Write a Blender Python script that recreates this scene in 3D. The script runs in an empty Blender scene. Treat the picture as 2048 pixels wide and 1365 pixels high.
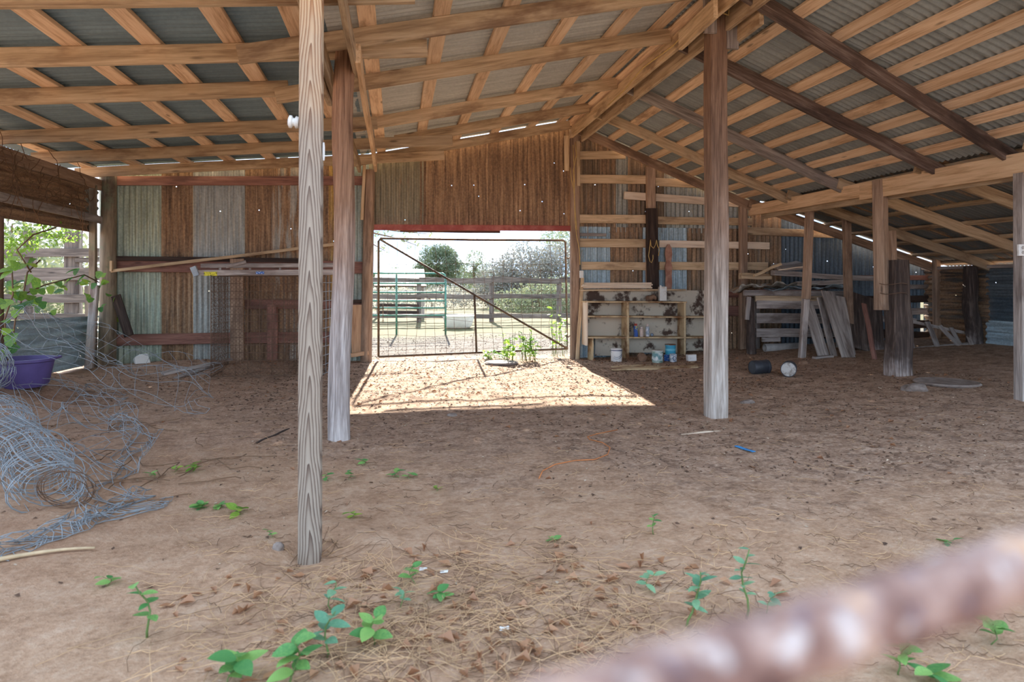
import bpy, bmesh, math, random
from mathutils import Vector, Matrix, noise
random.seed(7)
rnd = random.random
def ru(a, b): return a + (b - a) * rnd()
scene = bpy.context.scene
C = scene.collection

# ------------------------------------------------------------------ camera
FPX = 1365.0; HOR = 563.0; CX = 1024.0; CAMH = 1.2
YAW = math.atan(234 / FPX); SY, CYW = math.sin(YAW), math.cos(YAW)
cam_d = bpy.data.cameras.new('camera'); cam = bpy.data.objects.new('camera', cam_d); C.objects.link(cam)
cam_d.sensor_width = 36; cam_d.lens = 36 * FPX / 2048
cam.location = (0, 0, CAMH); cam.rotation_euler = (math.pi / 2, 0, -YAW)
cam_d.shift_y = -(682.5 - HOR) / 2048
cam_d.clip_start = 0.02; cam_d.clip_end = 600
cam_d.dof.use_dof = True; cam_d.dof.focus_distance = 6.5; cam_d.dof.aperture_fstop = 3.4
scene.camera = cam

# ------------------------------------------------------------------ light
scene.view_settings.view_transform = 'Standard'; scene.view_settings.look = 'None'
scene.view_settings.gamma = 1; scene.view_settings.use_curve_mapping = False
scene.view_settings.exposure = 1.22
world = bpy.data.worlds.new('sky'); scene.world = world; world.use_nodes = True
wt = world.node_tree; wt.nodes.clear()
def wn(t, **k):
    n = wt.nodes.new(t)
    for a, v in k.items(): setattr(n, a, v)
    return n
tc = wn('ShaderNodeTexCoord'); mp = wn('ShaderNodeMapping'); mp.inputs['Scale'].default_value = (1, 1, 2.6)
ns = wn('ShaderNodeTexNoise'); ns.inputs['Scale'].default_value = 2.6; ns.inputs['Detail'].default_value = 7; ns.inputs['Roughness'].default_value = .58
cr = wn('ShaderNodeValToRGB'); cr.color_ramp.elements[0].position = .40; cr.color_ramp.elements[1].position = .66
mx = wn('ShaderNodeMix', data_type='RGBA')
mx.inputs['A'].default_value = (.31, .53, .88, 1); mx.inputs['B'].default_value = (.95, .97, 1, 1)
bg = wn('ShaderNodeBackground'); bg.inputs['Strength'].default_value = 1.3
wo = wn('ShaderNodeOutputWorld')
wt.links.new(tc.outputs['Generated'], mp.inputs['Vector']); wt.links.new(mp.outputs[0], ns.inputs['Vector'])
wt.links.new(ns.outputs['Fac'], cr.inputs[0]); wt.links.new(cr.outputs[0], mx.inputs['Factor'])
wt.links.new(mx.outputs['Result'], bg.inputs['Color']); wt.links.new(bg.outputs[0], wo.inputs[0])
sun_d = bpy.data.lights.new('sun', 'SUN'); sun_d.energy = 10.5; sun_d.angle = math.radians(.6); sun_d.color = (1, .93, .82)
sun = bpy.data.objects.new('sun', sun_d); C.objects.link(sun)
sun.rotation_euler = Vector((-.045, -1, -.50)).to_track_quat('-Z', 'Y').to_euler()

# ------------------------------------------------------------------ helpers
def ray(x, y):
    u = (x - CX) / FPX
    return Vector((SY + u * CYW, CYW - u * SY, -(y - HOR) / FPX))
def U(x, y, Y):                      # point of the plane Y = const seen at that spot of the photograph
    d = ray(x, y); return Vector((0, 0, CAMH)) + d * (Y / d.y)
def UX(x, y, X):
    d = ray(x, y); return Vector((0, 0, CAMH)) + d * (X / d.x)
def fwd(p): return p.x * SY + p.y * CYW
def sm(a, b, x):
    t = min(1, max(0, (x - a) / (b - a))); return t * t * (3 - 2 * t)
def gbase(x, y):
    z = .04 * max(0, min(x, 10) - 3.0)
    if y > 10.8: z *= 1 - sm(10.8, 14, y)
    z += .10 * math.exp(-((x + 3.0) ** 2 / 1.2 + (y - 9.9) ** 2 / .35))
    z += .05 * math.exp(-((x + 1.6) ** 2 / 1.5 + (y - 10.0) ** 2 / .3))
    z += .28 * math.exp(-((x + 3.9) ** 2 / .32 + (y - 7.6) ** 2 / 1.5))
    d = math.hypot(x + .37, y - 3.1); z += -.05 * math.exp(-(d / .13) ** 2) + .02 * math.exp(-((d - .3) / .12) ** 2)
    return z
def gz(x, y):
    z = gbase(x, y)
    n = noise.fractal(Vector((x * .9, y * .9, 3)), 1, 2.1, 4) * .022
    n += noise.noise(Vector((x * 6, y * 6, 9))) * .007 + noise.noise(Vector((x * 15, y * 15, 5))) * .0035
    return z + n
def G(x, y):                         # point of the ground seen at that spot
    d = ray(x, y); z = 0
    for i in range(5):
        t = (z - CAMH) / d.z; p = Vector((0, 0, CAMH)) + d * t; z = gz(p.x, p.y)
    return Vector((p.x, p.y, z))
def lin(c):
    c = c / 255; return c / 12.92 if c <= .04045 else ((c + .055) / 1.055) ** 2.4
def rgb(r, g, b): return (lin(r), lin(g), lin(b), 1)

def tag(o, label=None, cat=None, group=None, kind=None):
    if label: o['label'] = label
    if cat: o['category'] = cat
    if group: o['group'] = group
    if kind: o['kind'] = kind
    return o
def link(o, parent=None, M=None):
    C.objects.link(o)
    if M is not None: o.matrix_basis = M
    if parent is not None:
        o.parent = parent
        P = parent.matrix_parent_inverse.copy() if False else parent.matrix_basis
        o.matrix_parent_inverse = WORLD[parent.name].inverted()
    WORLD[o.name] = o.matrix_basis.copy()
    return o
WORLD = {}
def empty(name, loc=(0, 0, 0)):
    o = bpy.data.objects.new(name, None); o.empty_display_size = .1
    return link(o, None, Matrix.Translation(Vector(loc)))
def thing(name, label, cat, loc=(0, 0, 0), group=None):
    return tag(empty(name, loc), label, cat, group)
def struct(name, loc=(0, 0, 0)):
    return tag(empty(name, loc), kind='structure')
def meshobj(name, verts, faces, mat, parent=None, M=None, smooth=False):
    me = bpy.data.meshes.new(name); me.from_pydata([tuple(v) for v in verts], [], faces); me.update()
    if mat: me.materials.append(mat)
    if smooth: me.shade_smooth()
    o = bpy.data.objects.new(name, me)
    return link(o, parent, M if M is not None else Matrix.Identity(4))
def local(verts):                    # centre the vertices so that the object's origin sits in its middle at its base
    n = len(verts); cx = sum(v[0] for v in verts) / n; cy = sum(v[1] for v in verts) / n; cz = min(v[2] for v in verts)
    return [(v[0] - cx, v[1] - cy, v[2] - cz) for v in verts], Matrix.Translation((cx, cy, cz))
def worldmesh(name, verts, faces, mat, parent=None, smooth=False):
    v, M = local(verts); return meshobj(name, v, faces, mat, parent, M, smooth)
def frame(a, b, up):
    x = (b - a).normalized(); z = Vector(up); z = z - x * z.dot(x)
    if z.length < 1e-4: z = Vector((0, 1, 0)); z = z - x * z.dot(x)
    z.normalize(); y = z.cross(x)
    M = Matrix((x, y, z)).transposed().to_4x4(); M.translation = (a + b) / 2
    return M, (b - a).length
def beam(name, a, b, w, h, mat, parent=None, up=(0, 0, 1), bow=.004, ch=.004, n=6, end=0.0, taper=1.0):
    """a board: length along its own x, w across (y), h up (z); slightly bowed, edges worn"""
    a, b = Vector(a), Vector(b); M, L = frame(a, b, up)
    ch = min(ch, w * .3, h * .3); vs, fs = [], []
    s1, s2 = ru(0, 99), ru(0, 99)
    for i in range(n + 1):
        t = i / n; x = (t - .5) * L
        k = 1 + (taper - 1) * t
        oy = noise.noise(Vector((s1, t * 2.3, 0))) * bow; oz = noise.noise(Vector((s2, t * 2.3, 4))) * bow
        W, Hh = w / 2 * k, h / 2 * k
        sec = [(-W + ch, -Hh), (W - ch, -Hh), (W, -Hh + ch), (W, Hh - ch), (W - ch, Hh), (-W + ch, Hh), (-W, Hh - ch), (-W, -Hh + ch)]
        for q, (y, z) in enumerate(sec):
            e = ru(-end, end) if i in (0, n) else 0
            vs.append((x + e, y + oy + ru(-.0008, .0008), z + oz + ru(-.0008, .0008)))
    for i in range(n):
        for q in range(8):
            r = (q + 1) % 8; fs.append((i * 8 + q, i * 8 + r, i * 8 + 8 + r, i * 8 + 8 + q))
    fs.append(tuple(range(7, -1, -1))); fs.append(tuple(n * 8 + q for q in range(8)))
    return meshobj(name, vs, fs, mat, parent, M)
def board(name, x0, y0, x1, y1, hpx, Y, t, mat, parent=None, Y1=None, **k):
    """a board seen face on: centre line from (x0,y0) to (x1,y1) of the photograph, on the plane Y"""
    a = U(x0, y0, Y); b = U(x1, y1, Y1 or Y); h = hpx * fwd((a + b) / 2) / FPX
    return beam(name, a, b, t, h, mat, parent, **k)
def lathe(name, prof, mat, parent=None, loc=(0, 0, 0), n=20, axis=None, smooth=True, cap=True):
    vs, fs = [], []
    for r, z in prof:
        for i in range(n):
            a = 2 * math.pi * i / n; vs.append((r * math.cos(a), r * math.sin(a), z))
    m = len(prof)
    for j in range(m - 1):
        for i in range(n):
            k = (i + 1) % n; fs.append((j * n + i, j * n + k, j * n + n + k, j * n + n + i))
    if cap: fs.append(tuple(range(n - 1, -1, -1))); fs.append(tuple((m - 1) * n + i for i in range(n)))
    M = Matrix.Translation(Vector(loc))
    if axis is not None: M = M @ Vector(axis).to_track_quat('Z', 'Y').to_matrix().to_4x4()
    o = meshobj(name, vs, fs, mat, parent, M, smooth)
    if smooth:
        o.data.set_sharp_from_angle(angle=math.radians(40))
    return o
def log(name, a, b, r0, r1, mat, parent=None, n=18, seg=16, wob=.012, sq=0.0, rough=.04, split=0.0):
    a, b = Vector(a), Vector(b); M, L = frame(a, b, (0, 1, 0)); s = ru(0, 99); vs, fs = [], []
    for j in range(seg + 1):
        t = j / seg; R = r0 + (r1 - r0) * t
        ox = noise.noise(Vector((s, t * 3, 0))) * wob; oy = noise.noise(Vector((s, t * 3, 7))) * wob
        for i in range(n):
            an = 2 * math.pi * i / n; c, si = math.cos(an), math.sin(an)
            q = 1.0
            if sq: q = (abs(c) ** (2 + sq * 8) + abs(si) ** (2 + sq * 8)) ** (-1 / (2 + sq * 8))
            rr = R * q * (1 + noise.noise(Vector((c * 1.5 + s, si * 1.5, t * L * 1.6))) * rough)
            x = (t - .5) * L
            if split and t < .3: rr *= 1 - split * max(0, noise.noise(Vector((c * 4 + s, si * 4, 0)))) * (1 - t / .3)
            vs.append((x, c * rr + ox, si * rr + oy))
    for j in range(seg):
        for i in range(n):
            k = (i + 1) % n; fs.append((j * n + i, j * n + n + i, j * n + n + k, j * n + k))
    fs.append(tuple(range(n))); fs.append(tuple(seg * n + i for i in range(n - 1, -1, -1)))
    o = meshobj(name, vs, fs, mat, parent, M, True); o.data.set_sharp_from_angle(angle=math.radians(50))
    return o
def tube_data(pts, r, n, vs, fs, closed=False):
    pts = [Vector(p) for p in pts]; m = len(pts); base = len(vs); prev = None
    for i, p in enumerate(pts):
        if closed: d = pts[(i + 1) % m] - pts[i - 1]
        else: d = pts[min(i + 1, m - 1)] - pts[max(i - 1, 0)]
        if d.length < 1e-7: d = Vector((0, 0, 1))
        d.normalize()
        if prev is None:
            u = d.orthogonal().normalized()
        else:
            u = prev - d * prev.dot(d)
            u = u.normalized() if u.length > 1e-5 else d.orthogonal().normalized()
        prev = u; v = d.cross(u)
        rr = r(i / max(1, m - 1)) if callable(r) else r
        for k in range(n):
            a = 2 * math.pi * k / n; vs.append(p + (u * math.cos(a) + v * math.sin(a)) * rr)
    for i in range(m if closed else m - 1):
        j = (i + 1) % m
        for k in range(n):
            l = (k + 1) % n; fs.append((base + i * n + k, base + i * n + l, base + j * n + l, base + j * n + k))
    if not closed and n > 2:
        fs.append(tuple(base + k for k in range(n - 1, -1, -1))); fs.append(tuple(base + (m - 1) * n + k for k in range(n)))
def tubes(name, lines, r, mat, parent=None, n=5, closed=False, smooth=True):
    vs, fs = [], []
    for l in lines: tube_data(l, r, n, vs, fs, closed)
    return worldmesh(name, vs, fs, mat, parent, smooth)
def sheet(name, o, xd, yd, L0, L1, W, mat, parent, color, rust, amp=.013, per=.076, rows=5, wob=.006, pitch=8):
    """a corrugated sheet: ridges run along xd, width along yd; its length may differ at its two sides"""
    xd, yd = Vector(xd).normalized(), Vector(yd).normalized(); zd = xd.cross(yd)
    n = max(6, int(W / per * pitch)); vs, fs = [], []; s = ru(0, 99)
    for j in range(rows + 1):
        t = j / rows
        for i in range(n + 1):
            y = W * i / n; L = L0 + (L1 - L0) * i / n
            z = amp * math.cos(2 * math.pi * y / per) + noise.noise(Vector((t * L * 1.3 + s, y * 2.2, s))) * wob
            vs.append((t * L, y, z))
    for j in range(rows):
        for i in range(n):
            a = j * (n + 1) + i; fs.append((a, a + n + 1, a + n + 2, a + 1))
    M = Matrix((xd, yd, zd)).transposed().to_4x4(); M.translation = Vector(o)
    ob = meshobj(name, vs, fs, mat, parent, M, True)
    ob.color = (color[0], color[1], color[2], rust)
    return ob
# ------------------------------------------------------------------ materials
class NT:
    def __init__(s, name):
        s.m = bpy.data.materials.new(name); s.m.use_nodes = True; s.t = s.m.node_tree; s.t.nodes.clear()
        s.out = s.t.nodes.new('ShaderNodeOutputMaterial'); s.b = s.n('ShaderNodeBsdfPrincipled'); s.t.links.new(s.b.outputs[0], s.out.inputs[0])
    def n(s, t, ins=None, **k):
        n = s.t.nodes.new(t)
        for a, v in k.items(): setattr(n, a, v)
        for a, v in (ins or {}).items(): s.set(n, a, v)
        return n
    def set(s, n, a, v):
        i = n.inputs[a]
        if isinstance(v, bpy.types.NodeSocket): s.t.links.new(v, i)
        elif isinstance(v, bpy.types.Node): s.t.links.new(v.outputs[0], i)
        else: i.default_value = v
    def bsdf(s, **k):
        for a, v in k.items(): s.set(s.b, a.replace('_', ' '), v)
    def math(s, op, a, b=0, c=0, clamp=False):
        return s.n('ShaderNodeMath', {0: a, 1: b, 2: c}, operation=op, use_clamp=clamp).outputs[0]
    def map(s, v, scale=(1, 1, 1), loc=(0, 0, 0), rot=(0, 0, 0)):
        return s.n('ShaderNodeMapping', {'Vector': v, 'Scale': scale, 'Location': loc, 'Rotation': rot}).outputs[0]
    def noise(s, v, scale=1, detail=4, rough=.55, dist=0):
        return s.n('ShaderNodeTexNoise', {'Vector': v, 'Scale': scale, 'Detail': detail, 'Roughness': rough, 'Distortion': dist}).outputs[0]
    def ramp(s, f, stops, interp='LINEAR'):
        r = s.n('ShaderNodeValToRGB', {0: f}); e = r.color_ramp; e.interpolation = interp
        while len(e.elements) < len(stops): e.elements.new(.5)
        for q, (p, c) in zip(e.elements, stops):
            q.position = p; q.color = c if len(c) == 4 else (c[0], c[1], c[2], 1)
        return r.outputs[0]
    def mix(s, f, a, b, mode='MIX'):
        n = s.n('ShaderNodeMix', data_type='RGBA', blend_type=mode)
        s.set(n, 'Factor', f); s.set(n, 'A', a); s.set(n, 'B', b)
        return n.outputs['Result']
    def step(s, f, a, b):
        return s.n('ShaderNodeMapRange', {0: f, 1: a, 2: b, 3: 0.0, 4: 1.0}, interpolation_type='SMOOTHSTEP').outputs[0]
    def obj(s): return s.n('ShaderNodeTexCoord').outputs['Object']
    def rand(s): return s.n('ShaderNodeObjectInfo').outputs['Random']
    def shifted(s, k=37.0):        # object coordinates moved by the object's own random number, so that no two boards share their grain
        r = s.rand(); c = s.n('ShaderNodeCombineXYZ', {0: s.math('MULTIPLY', r, k), 1: s.math('MULTIPLY', r, k * .7), 2: s.math('MULTIPLY', r, k * 1.3)})
        return s.n('ShaderNodeVectorMath', {0: s.obj(), 1: c.outputs[0]}, operation='ADD').outputs[0]
    def bump(s, h, strength=.4, dist=.003):
        s.set(s.b, 'Normal', s.n('ShaderNodeBump', {'Height': h, 'Strength': strength, 'Distance': dist}).outputs[0])
BLK = (0, 0, 0, 1); WHT = (1, 1, 1, 1)
def wood(name, dark, mid, light, stain=None, stain_at=.62, vary=.28, rough=.82, knots=True, fine=1.0, moss=None):
    m = NT(name); v = m.shifted()
    g1 = m.noise(m.map(v, (.9, 11, 11)), 1.6, 5, .6, .6); g2 = m.noise(m.map(v, (2.2, 60, 60)), 1.5, 3, .6, .2)
    g = m.math('ADD', m.math('MULTIPLY', g1, .68), m.math('MULTIPLY', g2, .32))
    col = m.ramp(g, [(.34, dark), (.5, mid), (.66, light)])
    if knots:
        vo = m.n('ShaderNodeTexVoronoi', {'Vector': m.map(v, (1.6, 7, 7)), 'Scale': 1.0}); k = m.step(vo.outputs[0], .13, .04)
        col = m.mix(m.math('MULTIPLY', k, .75), col, tuple(c * .45 for c in dark[:3]) + (1,))
    if stain:
        st = m.step(m.noise(m.map(v, (.8, 2.4, 2.4)), 1.3, 5, .65), stain_at - .08, stain_at + .1)
        col = m.mix(m.math('MULTIPLY', st, .8), col, stain)
    if moss:
        ms = m.step(m.noise(v, 4, 5, .7), .52, .68); col = m.mix(m.math('MULTIPLY', ms, .8), col, moss)
    r = m.math('MULTIPLY_ADD', m.rand(), vary * 2, 1 - vary)
    hs = m.n('ShaderNodeHueSaturation', {'Color': col, 'Value': r, 'Saturation': 1.0}); col = hs.outputs[0]
    m.bsdf(Base_Color=col, Roughness=rough); m.bump(m.math('ADD', g1, m.math('MULTIPLY', g2, .8)), .5 * fine, .004)
    return m.m
M_batten = wood('sawn_pine', rgb(184, 146, 110), rgb(226, 194, 158), rgb(240, 214, 182), rgb(138, 104, 78), .66, .14)
M_rafter = wood('aged_pine', rgb(138, 114, 88), rgb(186, 162, 130), rgb(212, 190, 158), rgb(120, 92, 70), .58, .18)
M_rafterdk = wood('dark_old_rafter', rgb(60, 46, 40), rgb(96, 78, 68), rgb(140, 124, 114), rgb(50, 38, 34), .55, .15)
M_header = wood('yellow_pine', rgb(176, 140, 102), rgb(218, 184, 144), rgb(234, 206, 168), rgb(160, 126, 94), .66, .1)
M_girt = wood('girt_pine', rgb(160, 132, 98), rgb(206, 178, 140), rgb(226, 202, 166), rgb(132, 104, 78), .6, .16)
M_gray = wood('weathered_grey_wood', rgb(108, 98, 92), rgb(160, 150, 142), rgb(198, 188, 178), rgb(100, 84, 74), .6, .2)
M_redwood = wood('red_brown_board', rgb(94, 64, 56), rgb(138, 96, 82), rgb(166, 124, 108), rgb(80, 54, 46), .6, .15)
M_brownpost = wood('brown_post', rgb(116, 92, 74), rgb(164, 136, 112), rgb(196, 168, 142), rgb(98, 76, 62), .58, .12)
M_darkcrust = wood('dark_crusted_wood', rgb(34, 26, 22), rgb(58, 45, 38), rgb(84, 68, 58), None, .5, .1, .95, False, 2.2)
M_paleboard = wood('pale_board', rgb(196, 172, 144), rgb(230, 210, 184), rgb(242, 228, 206), None, .6, .08, knots=False)
M_ply = wood('plywood', rgb(166, 128, 96), rgb(200, 160, 124), rgb(216, 180, 142), rgb(144, 108, 80), .6, .1, knots=False)
M_mossy = wood('mossy_post', rgb(100, 86, 70), rgb(144, 128, 106), rgb(170, 156, 132), rgb(86, 72, 60), .56, .1, moss=rgb(126, 132, 106))

def ringwood():
    m = NT('cathedral_grain_post'); v = m.obj(); sp = m.n('ShaderNodeSeparateXYZ', {0: v}); x, y, z = sp.outputs
    yy = m.math('ADD', y, m.math('MULTIPLY', m.math('SUBTRACT', m.noise(m.map(v, (1.1, 0, 0)), 1.5, 2), .5), .05))
    r = m.math('SQRT', m.math('ADD', m.math('MULTIPLY', yy, yy), .00010))
    ph = m.math('ADD', m.math('MULTIPLY', x, 6.0), m.math('MULTIPLY', r, 88.0))
    ph = m.math('ADD', ph, m.math('MULTIPLY', m.noise(m.map(v, (2.0, 26, 26)), 1.4, 3, .5), 1.1))
    ph = m.math('ADD', ph, m.math('MULTIPLY', m.noise(m.map(v, (1, 0, 0)), 2.3, 2), 1.6))
    w = m.math('FRACT', ph); f = m.noise(m.map(v, (2.2, 90, 90)), 1.5, 3, .6)
    low = m.step(m.math('ADD', x, m.math('MULTIPLY', m.noise(v, 3, 3), .8)), .6, 1.6)
    g = m.math('ADD', m.math('MULTIPLY', w, .85), m.math('MULTIPLY', f, .15))
    grey = m.ramp(g, [(.08, rgb(166, 154, 138)), (.45, rgb(156, 144, 128)), (.72, rgb(120, 104, 90)), (.9, rgb(88, 72, 62)), (.97, rgb(142, 128, 114))])
    warm = m.ramp(g, [(.08, rgb(204, 172, 132)), (.45, rgb(192, 156, 114)), (.72, rgb(168, 122, 80)), (.9, rgb(140, 94, 58)), (.97, rgb(186, 146, 104))])
    col = m.mix(low, grey, warm)
    m.bsdf(Base_Color=col, Roughness=.8); m.bump(g, .4, .003); return m.m
M_ring = ringwood()

def polewood(name, top, low, at, wide):
    m = NT(name); v = m.obj()
    g1 = m.noise(m.map(v, (.8, 12, 12)), 1.8, 6, .65, .8); g2 = m.noise(m.map(v, (2.5, 55, 55)), 1.4, 3, .6)
    x = m.n('ShaderNodeSeparateXYZ', {0: v}).outputs[0]
    k = m.step(m.math('ADD', x, m.math('MULTIPLY', m.math('SUBTRACT', m.noise(v, 2.2, 4), .5), 1.1)), at - wide, at + wide)
    g = m.math('ADD', m.math('MULTIPLY', g1, .6), m.math('MULTIPLY', g2, .4))
    a = m.ramp(g, [(.36, low[0]), (.5, low[1]), (.64, low[2])]); b = m.ramp(g, [(.36, top[0]), (.5, top[1]), (.64, top[2])])
    col = m.mix(k, a, b); m.bsdf(Base_Color=col, Roughness=.88); m.bump(m.math('ADD', g1, g2), .8, .006); return m.m
M_logpost = polewood('weathered_log', (rgb(108, 78, 58), rgb(152, 116, 90), rgb(182, 144, 114)), (rgb(124, 114, 108), rgb(176, 166, 160), rgb(218, 212, 206)), -.1, .6)
M_ridgepost = polewood('weathered_ridge_post', (rgb(84, 62, 47), rgb(128, 100, 80), rgb(156, 126, 102)), (rgb(124, 113, 103), rgb(176, 165, 153), rgb(216, 208, 198)), -.35, .75)
M_stump = polewood('rotten_timber', (rgb(44, 35, 31), rgb(72, 59, 52), rgb(112, 98, 88)), (rgb(96, 76, 64), rgb(160, 146, 138), rgb(214, 208, 204)), -.52, .16)

def metal(name='corrugated_iron', holes=True, lo=.62, hi=1.25):
    m = NT(name); v = m.shifted(); oi = m.n('ShaderNodeObjectInfo'); tint, rust = oi.outputs['Color'], oi.outputs['Alpha']
    n1 = m.noise(m.map(v, (.9, 7, 1)), 1.3, 6, .6, .3); n2 = m.noise(m.map(v, (5, 5, 5)), 6, 4, .7); n3 = m.noise(m.map(v, (1.2, 22, 2)), 1.2, 4, .6)
    zinc = m.mix(m.step(m.math('ADD', m.math('MULTIPLY', n3, .6), m.math('MULTIPLY', n2, .4)), .36, .66), m.mix(1.0, tint, (lo, lo, lo * .97, 1), 'MULTIPLY'), m.mix(1.0, tint, (hi, hi * .99, hi * .95, 1), 'MULTIPLY'))
    rr = m.math('ADD', m.math('MULTIPLY', n1, .7), m.math('MULTIPLY', n3, .3))
    mask = m.step(m.math('ADD', m.math('SUBTRACT', rr, .5), m.math('MULTIPLY_ADD', rust, 1.0, -.5)), -.03, .09)
    rc = m.ramp(m.math('ADD', m.math('MULTIPLY', n3, .6), m.math('MULTIPLY', n2, .4)), [(.34, rgb(88, 70, 57)), (.48, rgb(140, 112, 86)), (.62, rgb(184, 152, 118)), (.74, rgb(188, 170, 150))])
    col = m.mix(mask, zinc, rc)
    m.bsdf(Base_Color=col, Metallic=m.math('MULTIPLY_ADD', mask, -.18, .18), Roughness=m.math('MULTIPLY_ADD', mask, .32, .56))
    m.bump(n2, .25, .003)
    if not holes: return m.m
    vo = m.n('ShaderNodeTexVoronoi', {'Vector': m.map(v, (1, 1, 0)), 'Scale': 1.55}, voronoi_dimensions='2D')
    a = m.math('GREATER_THAN', vo.outputs[0], .0115)
    m.bsdf(Alpha=a); return m.m
M_metal = metal(); M_roof = metal('roof_iron', False, .84, 1.14)
def simple(name, col, rough=.6, metallic=0.0, var=.15, scale=14, spec=None):
    m = NT(name); n = m.noise(m.shifted(), scale, 5, .6)
    c = m.mix(m.step(n, .3, .7), tuple(x * (1 - var) for x in col[:3]) + (1,), tuple(min(1, x * (1 + var)) for x in col[:3]) + (1,))
    m.bsdf(Base_Color=c, Roughness=rough, Metallic=metallic); m.bump(n, .15, .002); return m.m
def blotch(name, a, b, scale=6, at=.5, wide=.06, rough=.7, metallic=0.0, bump=.3):
    m = NT(name); v = m.shifted(); n = m.noise(v, scale, 6, .65)
    m.bsdf(Base_Color=m.mix(m.step(n, at - wide, at + wide), a, b), Roughness=rough, Metallic=metallic); m.bump(n, bump, .003); return m.m
M_wire = simple('galvanised_wire', rgb(152, 160, 164), .5, .3)
M_fence = wood('old_fence_board', rgb(66, 58, 54), rgb(104, 94, 86), rgb(136, 124, 114), rgb(60, 50, 46), .6, .2)
M_wirerust = simple('rusted_wire', rgb(112, 88, 70), .8, .2)
M_gatepipe = blotch('rusty_gate_pipe', rgb(70, 58, 50), rgb(104, 82, 62), 9, .5, .1, .7, .2)
M_redpaint = blotch('faded_red_paint', rgb(150, 66, 56), rgb(182, 108, 94), 4, .55, .14, .6)
M_greenpipe = simple('green_painted_pipe', rgb(70, 128, 112), .45)
M_whiteplastic = simple('white_plastic', rgb(226, 226, 220), .5, 0, .05)
M_black = simple('black_plastic', rgb(52, 56, 62), .5, 0, .2)
M_purple = simple('purple_plastic', rgb(96, 84, 142), .55, 0, .12, 4)
M_twine = simple('pale_twine', rgb(206, 176, 112), .9)
M_orange = simple('orange_twine', rgb(196, 122, 70), .9)
M_blue = simple('blue_plastic', rgb(60, 140, 200), .5)
M_stone = blotch('grey_stone', rgb(118, 104, 94), rgb(158, 146, 136), 8, .5, .2, .9)
M_brick = blotch('clay_lump', rgb(116, 86, 66), rgb(150, 120, 96), 8, .5, .2, .95)
M_bamboo = simple('dry_stem', rgb(196, 172, 136), .8)
M_stem = simple('plant_stem', rgb(98, 122, 64), .7)
M_twig = simple('dead_twig', rgb(120, 92, 68), .9)
M_pvc = simple('dusty_pvc', rgb(176, 170, 162), .55, 0, .12)
M_pink = blotch('worn_pink_paint', rgb(150, 104, 86), rgb(182, 140, 118), 7, .5, .12, .8)
M_oldpaint = blotch('peeling_white_board', rgb(80, 62, 51), rgb(200, 190, 170), 3.6, .45, .05, .85, 0, .6)
M_shelf = blotch('stained_shelf_board', rgb(132, 92, 56), rgb(206, 182, 142), 3.2, .46, .1, .8, 0, .5)
M_rustrod = None
def leafmat(name, c1, c2, trans=.35):
    m = NT(name); n = m.noise(m.shifted(), 9, 4); r = m.rand()
    f = m.math('ADD', m.math('MULTIPLY', n, .5), m.math('MULTIPLY', r, .5))
    col = m.mix(m.step(f, .25, .75), c1, c2); m.bsdf(Base_Color=col, Roughness=.55)
    tr = m.n('ShaderNodeBsdfTranslucent', {'Color': col}); ms = m.n('ShaderNodeMixShader', {0: trans, 1: m.b.outputs[0], 2: tr.outputs[0]})
    m.t.links.new(ms.outputs[0], m.out.inputs[0]); return m.m
M_leaf = leafmat('green_leaf', rgb(86, 148, 84), rgb(150, 196, 108))
M_leafblue = leafmat('blue_green_leaf', rgb(102, 158, 126), rgb(146, 190, 146))
M_vineleaf = leafmat('vine_leaf', rgb(74, 126, 64), rgb(160, 196, 78), .5)
M_oak = leafmat('oak_leaf', rgb(104, 116, 86), rgb(144, 152, 114), .3)
M_brush = leafmat('grey_brush', rgb(122, 120, 108), rgb(170, 166, 152), .25)
M_brushg = leafmat('green_brush', rgb(102, 112, 82), rgb(142, 148, 110), .3)
M_weed = leafmat('yellow_green_weed', rgb(112, 164, 60), rgb(176, 204, 92), .45)
M_dryleaf = leafmat('dry_leaf', rgb(150, 104, 74), rgb(196, 152, 112), .15)
M_straw = simple('dry_straw', rgb(206, 170, 128), .9, 0, .25, 3)

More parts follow.
